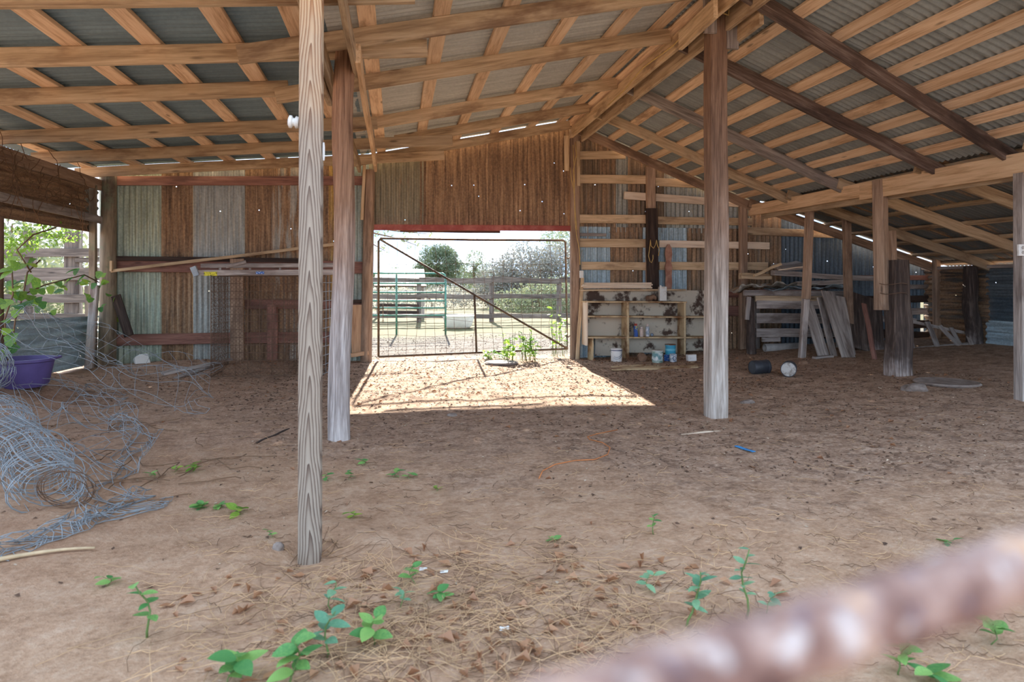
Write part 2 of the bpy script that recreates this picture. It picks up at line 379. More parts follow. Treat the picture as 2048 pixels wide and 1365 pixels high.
def dirt():
    m = NT('dirt_floor'); v = m.obj(); sp = m.n('ShaderNodeSeparateXYZ', {0: v}); X, Y = sp.outputs[0], sp.outputs[1]
    big = m.noise(v, .7, 5, .6); md = m.noise(v, 5, 6, .65); fn = m.noise(v, 34, 5, .7); spk = m.noise(m.map(v, (1, 1, 1), (0, 0, 0), (0, 0, .6)), 60, 4, .75)
    sand = m.ramp(m.math('ADD', m.math('MULTIPLY', md, .5), m.math('MULTIPLY', fn, .5)), [(.33, rgb(148, 115, 89)), (.5, rgb(186, 152, 123)), (.68, rgb(206, 177, 150))])
    loam = m.ramp(m.math('ADD', m.math('MULTIPLY', md, .35), m.math('MULTIPLY', fn, .65)), [(.34, rgb(122, 98, 81)), (.5, rgb(175, 146, 123)), (.64, rgb(208, 182, 160))])
    # manure and litter lie thick in the middle and the back of the barn, bare sand near its front and along the left
    edge = m.math('ADD', m.math('MULTIPLY_ADD', Y, .55, -2.35), m.math('MULTIPLY', X, .28))
    lm = m.step(m.math('ADD', edge, m.math('MULTIPLY_ADD', big, 2.6, -1.3)), -.3, .75)
    col = m.mix(m.math('MULTIPLY', lm, .85), sand, loam)
    chips = m.step(spk, .60, .70); col = m.mix(m.math('MULTIPLY', chips, m.math('MULTIPLY_ADD', lm, .45, .12)), col, rgb(84, 62, 50))
    pale = m.step(m.noise(v, 46, 3, .7), .655, .72); col = m.mix(m.math('MULTIPLY', pale, .45), col, rgb(214, 196, 176))
    red = m.step(m.math('ADD', m.math('MULTIPLY', X, -.22), m.math('MULTIPLY_ADD', big, 1.6, -.7)), .1, 1.0); col = m.mix(m.math('MULTIPLY', red, .4), col, rgb(168, 128, 102))
    pt = m.step(m.noise(m.map(v, (1, 1.25, 1), (4, 2, 0)), 7.5, 6, .72), .50, .62); col = m.mix(m.math('MULTIPLY', pt, m.math('MULTIPLY_ADD', lm, .5, .13)), col, rgb(112, 90, 76))
    out = m.step(Y, 10.4, 11.2)
    yard = m.ramp(m.math('ADD', m.math('MULTIPLY', fn, .6), m.math('MULTIPLY', md, .4)), [(.36, rgb(62, 56, 50)), (.5, rgb(96, 88, 80)), (.62, rgb(130, 122, 114))])
    grass = m.ramp(fn, [(.3, rgb(80, 74, 50)), (.6, rgb(108, 102, 74))])
    yard = m.mix(m.step(m.math('ADD', Y, m.math('MULTIPLY', big, 6)), 16.2, 19.5), yard, grass)
    col = m.mix(out, col, yard)
    m.bsdf(Base_Color=col, Roughness=.95); m.b.inputs['Specular IOR Level'].default_value = .1
    m.bump(m.math('ADD', m.math('MULTIPLY', md, .6), m.math('ADD', fn, m.math('MULTIPLY', spk, .7))), .8, .014); return m.m
M_dirt = dirt()
# ------------------------------------------------------------------ ground
def spread(lo, hi, d0, d1, step, far):
    xs = []; x = d0
    while x < d1: xs.append(x); x += step
    s = step
    while x < hi: xs.append(x); s = min(s * far, 9); x += s
    xs.append(hi); s = step; x = d0
    while x > lo: s = min(s * far, 9); x -= s; xs.append(max(x, lo))
    return sorted(set(xs))
gx = spread(-90, 110, -4.2, 6.0, .045, 1.16); gy = spread(-40, 170, 1.5, 11.2, .045, 1.13)
vs = [(x, y, gz(x, y)) for y in gy for x in gx]; nx = len(gx)
fs = [(j * nx + i, j * nx + i + 1, j * nx + nx + i + 1, j * nx + nx + i) for j in range(len(gy) - 1) for i in range(nx - 1)]
floor = tag(meshobj('floor', vs, fs, M_dirt, None, None, True), kind='structure')

# ------------------------------------------------------------------ roof
def zL(X): return 2.92 + (.2067 if X >= -.4 else .08) * (X + .4)
def zR(X): return 3.45 - .39 * (X - 2.85) if X <= 5.7 else 2.37 - .305 * (X - 5.7)
def zroof(X): return zL(X) if X < 2.8 else zR(X)
RH = .138; BT = .036
ceiling = struct('ceiling')
def rafter(x0, x1, y0, y1, zf, mat, dz0=0, dz1=0, w=.042, h=RH, nm='rafter'):
    a = Vector((x0, y0, zf(x0) + h / 2 + dz0)); b = Vector((x1, y1, zf(x1) + h / 2 + dz1))
    return beam(nm, a, b, w, h, mat, ceiling, bow=.006, n=8)
zLi = lambda X: 2.92 + .2067 * (X + .4)
zLo = lambda X: 2.92 + .08 * (X + .4)
zRi = lambda X: 3.45 - .39 * (X - 2.85)
zRo = lambda X: 2.37 - .305 * (X - 5.7)
for y, xe in ((10.24, -.9), (9.2, .0), (8.0, -.7), (6.36, -1.05), (5.2, -1.12), (4.12, -.5), (3.0, -.5)):
    rafter(xe, 2.66, y, y, zLi, M_rafter)
for y, xe in ((10.19, .72), (9.06, .75), (7.9, -.2), (6.42, -.95), (5.42, .25), (4.37, .12), (3.06, -.1)):
    rafter(-4.3, xe, y, y, zLo, M_rafter)
for y0, y1, mat in ((10.24, 10.24, M_brownpost), (9.17, 9.2, M_rafter), (7.9, 7.98, M_gray), (6.36, 6.44, M_rafterdk), (5.12, 5.6, M_rafterdk), (3.72, 3.8, M_rafter), (3.0, 3.05, M_rafter)):
    rafter(2.74, 5.86, y0, y1, zRi, mat)
for y, mat in ((10.19, M_brownpost), (9.1, M_rafter), (7.95, M_rafter), (6.62, M_rafter), (5.3, M_rafter), (4.1, M_rafter)):
    rafter(5.62, 9.1, y, y, zRo, mat)
LB = [-4.15, -3.55, -2.9, -2.31, -1.77, -1.21, -.7]
for x in LB:
    q = ru(-.02, .02); z = zLo(x) + RH + BT / 2
    beam('batten', (x + q, 2.85, z), (x - q, 10.40, z), .14, BT, M_batten, ceiling, up=(-.08, 0, 1), n=8)
for x in (-.2, .35, .89, 1.48, 2.05, 2.52):
    q = ru(-.02, .02); z = zLi(x) + RH + BT / 2
    beam('batten', (x + q, 2.85, z), (x - q, 10.40, z), .128, BT, M_batten, ceiling, up=(-.2, 0, 1), n=8)
for x in (2.7, 2.99, 3.31, 3.7, 4.01, 4.31, 4.63, 4.94, 5.23, 5.5):
    q = ru(-.015, .015); z = zRi(x) + RH + BT / 2
    beam('batten', (x + q, 2.85, z), (x - q, 10.40, z), .118, BT, M_batten, ceiling, up=(.39, 0, 1), n=8)
for x in (5.95, 6.4, 6.95, 7.5, 8.05, 8.6, 9.05):
    q = ru(-.05, .05); z = zRo(x) + RH + BT / 2
    beam('batten', (x + q, 2.85, z), (x - q, 10.40, z), .085, BT, M_rafter, ceiling, up=(.3, 0, 1), n=8, bow=.03)
ZN = rgb(116, 138, 150)
def slope(xa, xb, zf, rust, tint=ZN, y0=2.72):
    k = 0; y = y0
    while y < y0 + 11.5 * .635:
        a = Vector((xa, y, zf(xa) + RH + BT + .012 + .004 * (k % 2))); b = Vector((xb, y, zf(xb) + RH + BT + .012 + .004 * (k % 2)))
        L = (b - a).length; t = ru(.85, 1.15)
        sheet('roof_sheet', a, b - a, (0, 1, 0), L, L, .69, M_roof, ceiling, [c * t for c in tint[:3]], rust + ru(-.06, .06), rows=7, wob=.007)
        y += .635; k += 1
slope(-.5, 2.66, zLi, .24, rgb(190, 194, 192)); slope(-4.5, -.38, zLo, .2)
slope(2.6, 5.8, zRi, .2, rgb(150, 158, 160), 2.70); slope(5.6, 9.3, zRo, .44, rgb(116, 122, 124), 2.58)
# the boards under the rafters, in pairs either side of the posts
beam('header_board', (-.51, 2.9, 2.80), (-.50, 9.95, 2.82), .04, .15, M_rafter, ceiling, bow=.01, n=10)
beam('header_board', (-.27, 5.1, 2.86), (-.27, 9.92, 2.83), .04, .14, M_header, ceiling, bow=.01, n=10)
beam('header_board', (-.31, 2.9, 2.90), (-.30, 5.5, 2.87), .04, .14, M_rafter, ceiling, bow=.01)
beam('header_board', (-.56, 4.9, 2.76), (-.55, 6.0, 2.76), .04, .13, M_rafter, ceiling)
beam('ridge_board', (2.71, 2.9, 3.56), (2.70, 10.34, 3.50), .04, .16, M_girt, ceiling, bow=.01, n=10)
beam('ridge_board', (2.88, 2.9, 3.50), (2.86, 10.30, 3.45), .04, .17, M_rafter, ceiling, bow=.01, n=10)
beam('ridge_board', (2.79, 5.9, 3.66), (2.79, 10.3, 3.58), .04, .14, M_rafter, ceiling, bow=.006, n=8)
beam('header_board', (5.70, 4.6, 2.27), (5.69, 7.6, 2.315), .045, .21, M_header, ceiling, bow=.008, n=8)
beam('header_board', (5.70, 7.6, 2.33), (5.68, 10.28, 2.345), .045, .175, M_header, ceiling, bow=.008, n=8)
beam('header_board', (5.80, 4.6, 2.20), (5.79, 10.1, 2.27), .04, .13, M_rafter, ceiling, bow=.012, n=8)
beam('ridge_board', (2.60, 5.25, 3.45), (2.60, 5.95, 3.42), .04, .17, M_girt, ceiling)
beam('ridge_board', (2.98, 5.2, 3.40), (2.98, 6.0, 3.37), .04, .16, M_girt, ceiling)

# ------------------------------------------------------------------ back wall
YW = 10.40
wall_back = struct('wall_back')
GREY = rgb(180, 182, 174); BLUG = rgb(188, 212, 224); BRN = rgb(150, 128, 104); DKB = rgb(96, 112, 124)
def wsheet(px0, px1, z0, z1=None, col=GREY, rust=.2, dy=0.0, lap=.03, name='corrugated_sheet'):
    y = YW + dy; xa = U(px0, 500, y).x - lap / 2; xb = U(px1, 500, y).x + lap / 2
    za, zb = (z1, z1) if z1 else (zroof(xa) + .12, zroof(xb) + .12)
    return sheet(name, (xa, y, z0), (0, 0, 1), (1, 0, 0), za - z0, zb - z0, xb - xa, M_metal, wall_back, col, rust, rows=6)
for i, (p0, p1, c, r) in enumerate([(200, 321, GREY, .34), (321, 388, GREY, .86), (388, 488, GREY, .25), (488, 545, GREY, .84), (545, 598, GREY, .56), (598, 660, GREY, .8), (660, 700, rgb(190, 160, 90), .5), (698, 742, GREY, .3)]):
    wsheet(p0, p1, -.06, None, [q * ru(.9, 1.1) for q in c[:3]], r, .012 * (i % 2))
for i, (p0, p1, c, r) in enumerate([(740, 845, rgb(150, 142, 120), .42), (840, 924, GREY, .88), (922, 994, GREY, .86), (992, 1067, GREY, .92), (1065, 1143, GREY, .88)]):
    wsheet(p0, p1, 2.04, None, c, r, .012 * (i % 2))
rt = [(1152, 1232, BRN, .52), (1230, 1262, GREY, .4), (1258, 1330, BRN, .5), (1328, 1402, GREY, .3), (1400, 1500, GREY, .42)]
for i, (p0, p1, c, r) in enumerate(rt): wsheet(p0, p1, 1.98, None, [q * .85 for q in c[:3]], r, .012 * (i % 2))
rl = [(1152, 1218, BLUG, .36), (1216, 1290, BRN, .56), (1288, 1372, BLUG, .3), (1370, 1436, BRN, .52), (1434, 1505, BRN, .6)]
for i, (p0, p1, c, r) in enumerate(rl): wsheet(p0, p1, -.06, 2.06, [q * .85 for q in c[:3]], r, -.02 + .012 * (i % 2))
for i, (p0, p1, c, r) in enumerate([(1500, 1560, BRN, .55), (1558, 1640, DKB, .25), (1638, 1720, DKB, .22), (1718, 1800, DKB, .3), (1798, 1838, DKB, .35), (1836, 1852, DKB, .3), (1850, 1872, DKB, .35)]):
    wsheet(p0, p1, .85 if p0 == 1836 else .06, None, c, r, .012 * (i % 2))
YG = 10.335
def girt(x0, y0, x1, y1, h, mat=M_girt, Y=YG, t=.038, name='girt', **k): return board(name, x0, y0, x1, y1, h, Y, t, mat, wall_back, **k)
girt(228, 362, 735, 362, 18, M_redwood); girt(228, 530, 640, 534, 27, M_redwood); girt(640, 534, 735, 536, 24, M_redwood)
girt(232, 517, 600, 521, 9, M_darkcrust, YG - .05, .05)
girt(228, 681, 470, 676, 22, M_redwood); girt(470, 676, 735, 674, 22, M_redwood); girt(480, 609, 735, 609, 18, M_redwood)
girt(703, 604, 737, 602, 7, M_darkcrust, YG - .05, .05)
lint = girt(742, 455, 1144, 457, 11, M_redpaint, 10.32, .05, 'lintel'); tag(lint, 'faded red painted lintel board')
girt(800, 462, 1000, 464, 5, M_darkcrust, 10.42, .03, 'lintel_board')
girt(1155, 311, 1250, 310, 16); girt(1155, 358, 1300, 360, 17); girt(1300, 364, 1412, 369, 16)
girt(1248, 391, 1486, 408, 15, M_paleboard); girt(1156, 438, 1292, 439, 17); girt(1312, 441, 1503, 444, 15)
girt(1158, 486, 1292, 487, 17); girt(1318, 488, 1538, 492, 14, M_paleboard); girt(1162, 532, 1292, 533, 16); girt(1318, 532, 1535, 533, 16)
girt(1157, 469, 1212, 470, 6, M_gray, YG - .01); girt(1454, 622, 1492, 622, 20, M_redwood); girt(1400, 590, 1492, 588, 14, M_redwood)
girt(1490, 462, 1690, 470, 15, M_rafter); girt(1610, 640, 1800, 638, 12, M_gray); girt(1680, 556, 1868, 556, 10, M_redwood); girt(1640, 600, 1868, 598, 14, M_darkcrust)
girt(1790, 574, 1868, 574, 9, M_gray); girt(1780, 625, 1868, 622, 13, M_gray); girt(1780, 650, 1868, 648, 16, M_darkcrust); girt(1780, 671, 1868, 669, 12, M_darkcrust)
girt(1600, 668, 1800, 668, 18, M_darkcrust); girt(1600, 697, 1868, 683, 10, M_gray)
def wpost(x, ytop, ybot, wpx, mat, Y=10.28, d=.09, name='wall_post'):
    a = U(x, ybot, Y); b = U(x, ytop, Y); a.z = gz(a.x, a.y) - .05 if ybot > 690 else a.z
    return beam(name, a, b, d, wpx * fwd(a) / FPX, mat, wall_back, up=(1, 0, 0), bow=.01, ch=.012)
wpost(475, 518, 745, 26, M_brownpost, 10.27); wpost(545, 610, 745, 20, M_redwood, 10.29)
wpost(1301, 335, 583, 18, M_brownpost, 10.29); wpost(1486, 413, 702, 15, M_brownpost, 10.27)
beam('crusted_post', U(1306, 582, 10.22), U(1303, 417, 10.22), .07, .19, M_darkcrust, wall_back, up=(1, 0, 0), bow=.01, ch=.015)
log('door_post', (-.42, 10.27, -.1), (-.36, 10.27, 2.84), .085, .075, M_brownpost, wall_back)
a = U(1150, 715, 10.3); b = U(1149, 268, 10.3); a.z = -.1
beam('door_post', a, b, .10, .14, M_brownpost, wall_back, up=(1, 0, 0), ch=.01)
beam('door_post_board', U(1133, 342, 10.24), U(1133, 272, 10.24), .04, .07, M_girt, wall_back, up=(1, 0, 0))
beam('door_post_board', U(1157, 372, 10.22), U(1156, 283, 10.22), .04, .05, M_girt, wall_back, up=(1, 0, 0))
beam('door_post_board', U(1154, 722, 10.2), U(1165, 556, 10.22), .03, .05, M_girt, wall_back, up=(1, 0, 0))
beam('door_post_board', U(724, 440, 10.2), U(729, 330, 10.2), .03, .045, M_girt, wall_back, up=(1, 0, 0))
log('corner_post', (-3.93, 10.26, -.1), (-3.91, 10.27, 2.66), .115, .095, M_mossy, wall_back)
beam('plywood_patch', U(718, 712, 10.26), U(716, 610, 10.26), .02, .21, M_ply, wall_back, up=(1, 0, 0), ch=.002)
beam('sill_board', U(702, 711, 10.22), U(738, 706, 10.22), .05, .06, M_ply, wall_back)

# ------------------------------------------------------------------ left wall
wall_left = struct('wall_left')
XL = -4.0
def lsheet(y0, y1, z0, z1, col, rust, dx=0.0):
    return sheet('corrugated_sheet', (XL - .05 + dx, y0, z0), (0, 1, 0), (0, 0, 1), y1 - y0, y1 - y0, z1 - z0, M_metal, wall_left, col, rust, amp=.022, per=.11)
lsheet(6.6, 9.95, 2.12, 2.52, BRN, .74); lsheet(6.4, 10.2, 1.86, 2.14, rgb(120, 110, 104), .72, -.012)
sheet('corrugated_sheet', (XL - .05, 7.4, .14), (0, 1, -.055), (0, 0, 1), 3.02, 3.02, .66, M_metal, wall_left, BLUG, .22, amp=.022, per=.11); lsheet(9.9, 10.3, 2.1, 2.45, GREY, .3, -.02)
beam('wall_plate', (XL, 6.4, 2.52), (XL, 10.2, 2.52), .05, .15, M_brownpost, wall_left, bow=.01)
beam('rail', (XL + .03, 6.6, 2.07), (XL + .03, 10.2, 2.04), .03, .10, M_gray, wall_left, bow=.01)
beam('wall_post', (XL - .01, 10.02, -.05), (XL - .01, 10.02, 2.5), .08, .08, M_mossy, wall_left, up=(1, 0, 0))
beam('wall_post', (XL + .05, 9.72, -.05), (XL + .10, 9.80, 1.15), .07, .10, M_gray, wall_left, up=(1, 0, 0), ch=.012)
log('wall_post', (-3.98, 7.72, -.1), (-3.98, 7.72, 1.86), .055, .05, M_wirerust, wall_left)
# ------------------------------------------------------------------ right wall
wall_right = struct('wall_right')
XR = 9.0
for k, (y0, y1, z0, z1, c, r) in enumerate([(9.1, 10.4, .55, 1.42, rgb(108, 104, 98), .55), (9.1, 10.4, .1, .62, BRN, .8), (6.2, 9.15, .95, 1.44, rgb(110, 122, 130), .22), (6.2, 9.15, .52, 1.0, DKB, .2), (6.2, 9.15, .02, .6, BLUG, .22)]):
    sheet('corrugated_sheet', (XR + .03 * (k % 2), y0, z0), (0, 1, 0), (0, 0, 1), y1 - y0, y1 - y0, z1 - z0, M_metal, wall_right, c, r, amp=.016, per=.095)
beam('wall_plate', (XR - .04, 6.2, 1.44), (XR - .04, 10.4, 1.42), .05, .05, M_gray, wall_right)
a = U(1874, 642, 10.1); b = U(1872, 478, 10.1); a.z = .15; beam('wall_post', a, b, .1, .105, M_brownpost, wall_right, up=(1, 0, 0), ch=.015)
log('wall_post', (8.86, 9.22, .1), (8.80, 9.25, 1.44), .12, .09, M_stump, wall_right, wob=.05, rough=.2, split=.3)
# ------------------------------------------------------------------ free-standing posts
t = thing('square_post', 'tall square post with arched grain standing nearest in bare sand', 'post', (-.37, 3.1, -.05))
beam('shaft', (-.372, 3.14, -.12), (-.362, 3.14, 3.06), .095, .095, M_ring, t, up=(0, -1, 0), ch=.005, bow=.003)
k = lathe('insulator_knob', [(.010, -.024), (.024, -.022), (.028, -.010), (.018, -.005), (.018, .003), (.028, .008), (.028, .018), (.015, .024)], M_whiteplastic, t, (-.442, 3.14, 1.905), axis=(-1, 0, .08))
tag(k, 'white insulator knob')
tag(lathe('wire_staple', [(.004, -.04), (.006, -.02), (.006, .02), (.004, .04)], M_whiteplastic, t, (-.312, 3.12, 1.775), 8), 'white sleeve')
log('log_post', (-.415, 5.32, -.1), (-.375, 5.42, 3.0), .082, .078, M_logpost, None, wob=.03)
tag(bpy.data.objects['log_post'], 'round leaning log post, brown above and grey below', 'post')
t = thing('ridge_post', 'thick squared post under the roof ridge, dark brown top', 'post', (2.81, 5.68, 0))
log('shaft', (2.815, 5.68, -.1), (2.80, 5.66, 3.62), .088, .084, M_ridgepost, t, n=24, sq=.5, wob=.012)
beam('cleat', (2.70, 5.56, 3.36), (2.70, 5.56, 3.72), .12, .03, M_gray, t, up=(0, 1, 0))
beam('cleat', (2.92, 5.58, 3.24), (2.92, 5.58, 3.62), .11, .03, M_gray, t, up=(0, 1, 0))
t = thing('shed_post', 'sawn post spliced with wire to a split rotten timber', 'post', (5.72, 7.22, .1))
beam('sawn_post', (5.66, 7.20, .86), (5.70, 7.28, 2.40), .13, .13, M_brownpost, t, up=(1, .45, 0), ch=.01)
log('rotten_timber', (5.84, 7.14, .02), (5.83, 7.16, 1.45), .135, .092, M_stump, t, sq=.35, n=26, seg=24, wob=.02, rough=.16, split=.6)
tubes('binding_wire', [[(5.74 + .17 * math.cos(a) * (1 if math.cos(a) > 0 else .75), 7.15 + .17 * math.sin(a), z + .01 * math.sin(a * 3)) for a in [i * math.pi / 10 for i in range(21)]] for z in (1.06, 1.17)], .004, M_wirerust, t)
t = thing('patched_post', 'thin crooked post of two lengths beside the leaning boards', 'post', (5.7, 8.85, .1))
beam('upper_length', U(1612, 598, 8.85), U(1620, 412, 8.9), .09, .10, M_brownpost, t, up=(1, 0, 0), ch=.008)
a = U(1603, 714, 8.86); beam('lower_length', (a.x, a.y, .06), U(1612, 596, 8.95), .08, .085, M_gray, t, up=(1, 0, 0), ch=.008)
def spost(nm, label, x, ytop, ybot, Y, w, mat):
    a = U(x[0], ybot, Y); b = U(x[1], ytop, Y); a.z = gz(a.x, a.y) - .05
    return tag(beam(nm, a, b, w, w, mat, None, up=(1, 0, 0), ch=.01, bow=.012), label, 'post')
spost('shed_stud', 'slim brown post under the low rafters behind the stacked lumber', (1700, 1692), 416, 690, 9.3, .10, M_brownpost)
spost('shed_stud', 'short slim post rising behind the rotten timber', (1788, 1784), 462, 690, 8.3, .085, M_brownpost)
t = thing('outlet_post', 'pale post at the right edge carrying a white outlet box', 'post', (5.72, 5.4, .1))
beam('shaft', (5.72, 5.42, .0), (5.71, 5.42, 2.2), .10, .10, M_gray, t, up=(1, 0, 0))
p = UX(2035, 501, 5.655)
bx = beam('outlet_box', (p.x, p.y - .04, p.z - .052), (p.x, p.y - .04, p.z + .052), .03, .075, M_whiteplastic, t, up=(1, 0, 0), ch=.006); tag(bx, 'white outlet box')
for dz in (-.022, .022): lathe('socket', [(.015, 0), (.015, .004), (.012, .005)], M_pvc, bx, (p.x, p.y - .057, p.z + dz), 12, axis=(0, -1, 0))

# ------------------------------------------------------------------ gate
YGt = 10.52
t = thing('wire_gate', 'tall rusty pipe gate with diagonal brace and wire mesh', 'gate', U(945, 716, YGt))
def pip(name, pts, r=.017, mat=M_gatepipe, par=None, n=8): return tubes(name, [[U(x, y, YGt) for x, y in pts]], r, mat, par or t, n)
pip('frame', [(757, 714), (757, 483), (761, 477), (945, 480), (1127, 481), (1131, 485), (1133, 600), (1135, 698), (945, 706), (757, 714)])
pip('diagonal_brace', [(760, 479), (949, 590), (1134, 697)], .016); pip('upright', [(949, 590), (953, 705)], .016)
wires = []
for i in range(19):
    x = 775 + i * 19.2; wires.append([U(x + ru(-2, 2) + 2 * math.sin(i + j), 484 + (j / 8) * (228 - i * .7), YGt) for j in range(9)])
for j in range(13):
    y = 528 + j * 14.5; wires.append([U(757 + i * 15.7, y + 4 * math.sin(i * .5 + j * 1.7) * (.3 + (j % 3) * .4) - (y - 563) * i * .003, YGt) for i in range(25)])
tubes('wire_mesh', wires, .0032, M_wirerust, t, 4)
for y in (514, 671):
    pip('hinge', [(1131, y + 1), (1137, y + 3), (1141, y), (1143, y - 5)], .012)
links = []
for i in range(9):
    c = U(740 + i * 3.0, 608 + 5 * math.sin(i / 8 * math.pi) + i * 1.2, YGt - .03); hx = (1, 0) if i % 2 else (0, 1)
    links.append([c + Vector((.018 * math.cos(a), .011 * math.sin(a) * hx[0], .011 * math.sin(a) * hx[1])) for a in [q * math.pi / 5 for q in range(10)]])
for i in range(8):
    c = U(766, 612 + i * 4.4, YGt - .03); hx = (1, 0) if i % 2 else (0, 1)
    links.append([c + Vector((.010 * math.sin(a) * hx[0], .010 * math.sin(a) * hx[1], .018 * math.cos(a))) for a in [q * math.pi / 5 for q in range(10)]])
tubes('chain', links, .0045, M_wirerust, t, 5, True)

# ------------------------------------------------------------------ left side: cage, ladder, boards
cx0, cx1, cy0, cy1, ch = -2.22, -.93, 8.86, 9.72, 1.27
t = thing('wire_cage', 'boxy rusted wire cage standing against the left sheets', 'cage', ((cx0 + cx1) / 2, (cy0 + cy1) / 2, .02))
zc = .03
E_ = [((cx0, y, z), (cx1, y, z)) for y in (cy0, cy1) for z in (zc, ch)] + [((x, cy0, z), (x, cy1, z)) for x in (cx0, cx1) for z in (zc, ch)] + [((x, y, zc), (x, y, ch)) for x in (cx0, cx1) for y in (cy0, cy1)]
tubes('frame', [[Vector(a), Vector(b)] for a, b in E_], .007, M_wirerust, t, 6)
def wgrid(o, u, v, nu, nv, j=.006):
    o, u, v = Vector(o), Vector(u), Vector(v); L = []
    def q(): return Vector((ru(-j, j), ru(-j, j), ru(-j, j)))
    for i in range(nu + 1): L.append([o + u * (i / nu) + v * (k / 5) + q() for k in range(6)])
    for k in range(nv + 1): L.append([o + v * (k / nv) + u * (i / 5) + q() for i in range(6)])
    return L
tubes('front_wires', wgrid((cx0, cy0, zc), (cx1 - cx0, 0, 0), (0, 0, ch - zc), 9, 13), .004, M_wirerust, t, 4)
tubes('side_wires', wgrid((cx0, cy0, zc), (0, cy1 - cy0, 0), (0, 0, ch - zc), 5, 12), .003, M_wirerust, t, 4)
tubes('partition_wires', wgrid((cx1 - .4, cy0 + .1, zc), (0, cy1 - cy0 - .1, 0), (0, 0, ch - zc), 5, 12), .003, M_wirerust, t, 4)
tubes('back_wires', wgrid((cx0, cy1, zc), (cx1 - cx0, 0, 0), (0, 0, ch - zc), 9, 12), .003, M_wirerust, t, 4)
dia = []
for s_ in (0, 1):
    for i in range(-26, 30):
        pts = []
        for k in range(27):
            z = zc + (ch - zc) * k / 26; x = cx0 + i * .048 + (k * .048 if s_ else (26 - k) * .048)
            if cx0 <= x <= cx1: pts.append(Vector((x, cy0 + .012 + ru(-.003, .003), z)))
        if len(pts) > 1: dia.append(pts)
        pts = []
        for k in range(27):
            z = zc + (ch - zc) * k / 26; y = cy0 + i * .048 + (k * .048 if s_ else (26 - k) * .048)
            if cy0 <= y <= cy1: pts.append(Vector((cx0 + .012 + ru(-.003, .003), y, z)))
        if len(pts) > 1: dia.append(pts)
tubes('chicken_wire', dia, .0019, M_wirerust, t, 3)
t = thing('cattle_panel', 'stiff grid wire panel standing at the end of the cage', 'panel', (-.9, 9.0, 0))
tubes('wires', wgrid((-.90, 8.84, .03), (.12, .62, 0), (0, 0, 1.27), 4, 11, .003), .0042, M_wire, t, 5)
t = thing('step_ladder', 'old wooden step ladder lying on top of the wire cage', 'ladder', U(530, 550, 8.8))
def lad(x0, y0, x1, y1, h, Y, th, nm, mat=M_gray): return board(nm, x0, y0, x1, y1, h, Y, th, mat, t, ch=.004)
lad(392, 546, 668, 545, 11, 8.84, .03, 'rail'); lad(402, 532, 668, 531, 8, 8.84, .03, 'rail'); lad(420, 532, 668, 531, 9, 9.16, .03, 'rail'); lad(405, 546, 668, 546, 9, 9.16, .03, 'rail')
for x in (440, 500, 560, 620): beam('step', U(x, 538, 8.86), U(x, 538, 9.14), .025, .09, M_gray, t, up=(0, 0, 1))
beam('brace', U(452, 534, 8.80), U(492, 524, 8.80), .02, .04, M_gray, t)
pl = beam('end_plate', U(386, 534, 8.83), U(394, 552, 8.83), .05, .07, M_wire, t, up=(1, 0, 0)); tag(pl, 'blue grey metal end cap')
def sticker(nm, x, y, wpx, hpx, col, par, Y):
    c = U(x, y, Y); k = fwd(c) / FPX
    return beam(nm, c - Vector((wpx * k / 2, 0, 0)), c + Vector((wpx * k / 2, 0, 0)), .002, hpx * k, col, par, ch=.0005, bow=0, n=1)
M_yel = blotch('yellow_sticker', rgb(60, 56, 30), rgb(220, 210, 60), 60, .44, .06); M_bluest = blotch('blue_sticker', rgb(210, 220, 230), rgb(40, 96, 170), 50, .42, .05)
sticker('warning_sticker', 421, 548, 25, 8, M_yel, t, 8.822); sticker('oval_sticker', 520, 546, 16, 5, M_bluest, t, 8.822)
o = board('long_batten', 222, 542, 672, 489, 6, 10.12, .03, M_girt, None, Y1=10.22, bow=.01); tag(o, 'long thin batten sloping across the left iron sheets', 'board')
o = board('short_batten', 223, 522, 223, 543, 9, 10.10, .03, M_girt, None, bow=0); o.rotation_euler
tag(o, 'short upright block holding the low end of the sloping batten', 'board')
o = beam('leaning_plank', U(258, 672, 10.05), U(232, 592, 10.2), .03, .12, M_darkcrust, None, up=(1, 0, 0)); tag(o, 'dark plank leaning beside the mossy corner post', 'plank')
def gplank(nm, label, p0, p1, w, th, mat, lift0=0, lift1=0):
    a, b = G(*p0), G(*p1); a.z += th / 2 + lift0 - .008; b.z += th / 2 + lift1 - .008
    return tag(beam(nm, a, b, w, th, mat, None, ch=.006, bow=.01), label, 'plank')
gplank('loose_plank', 'weathered plank lying on dirt in front of the left iron sheets', (325, 752), (462, 728), .11, .03, M_gray, 0, .05)
gplank('loose_plank', 'short plank lying on dirt before the wire cage', (352, 758), (425, 742), .08, .025, M_gray)
gplank('loose_plank', 'wide flat plank on the ground in front of the paint cans', (1222, 735), (1392, 730), .60, .022, M_shelf)
vs = [(-.09, -.05, 0), (.09, -.06, 0), (.10, .05, 0), (-.08, .06, 0), (-.10, -.04, .09), (.05, -.05, .13), (.06, .05, .12), (-.09, .06, .06), (-.03, 0, .12)]
p = G(284, 738); o = meshobj('broken_box', vs, [(3, 2, 1, 0), (0, 1, 5, 4), (1, 2, 6, 5), (2, 3, 7, 6), (3, 0, 4, 7), (4, 5, 8), (5, 6, 8), (6, 7, 8), (7, 4, 8)], M_whiteplastic, None, Matrix.Translation(p) @ Matrix.Rotation(.6, 4, 'Z'))
tag(o, 'broken white box lying by the left iron wall', 'box')
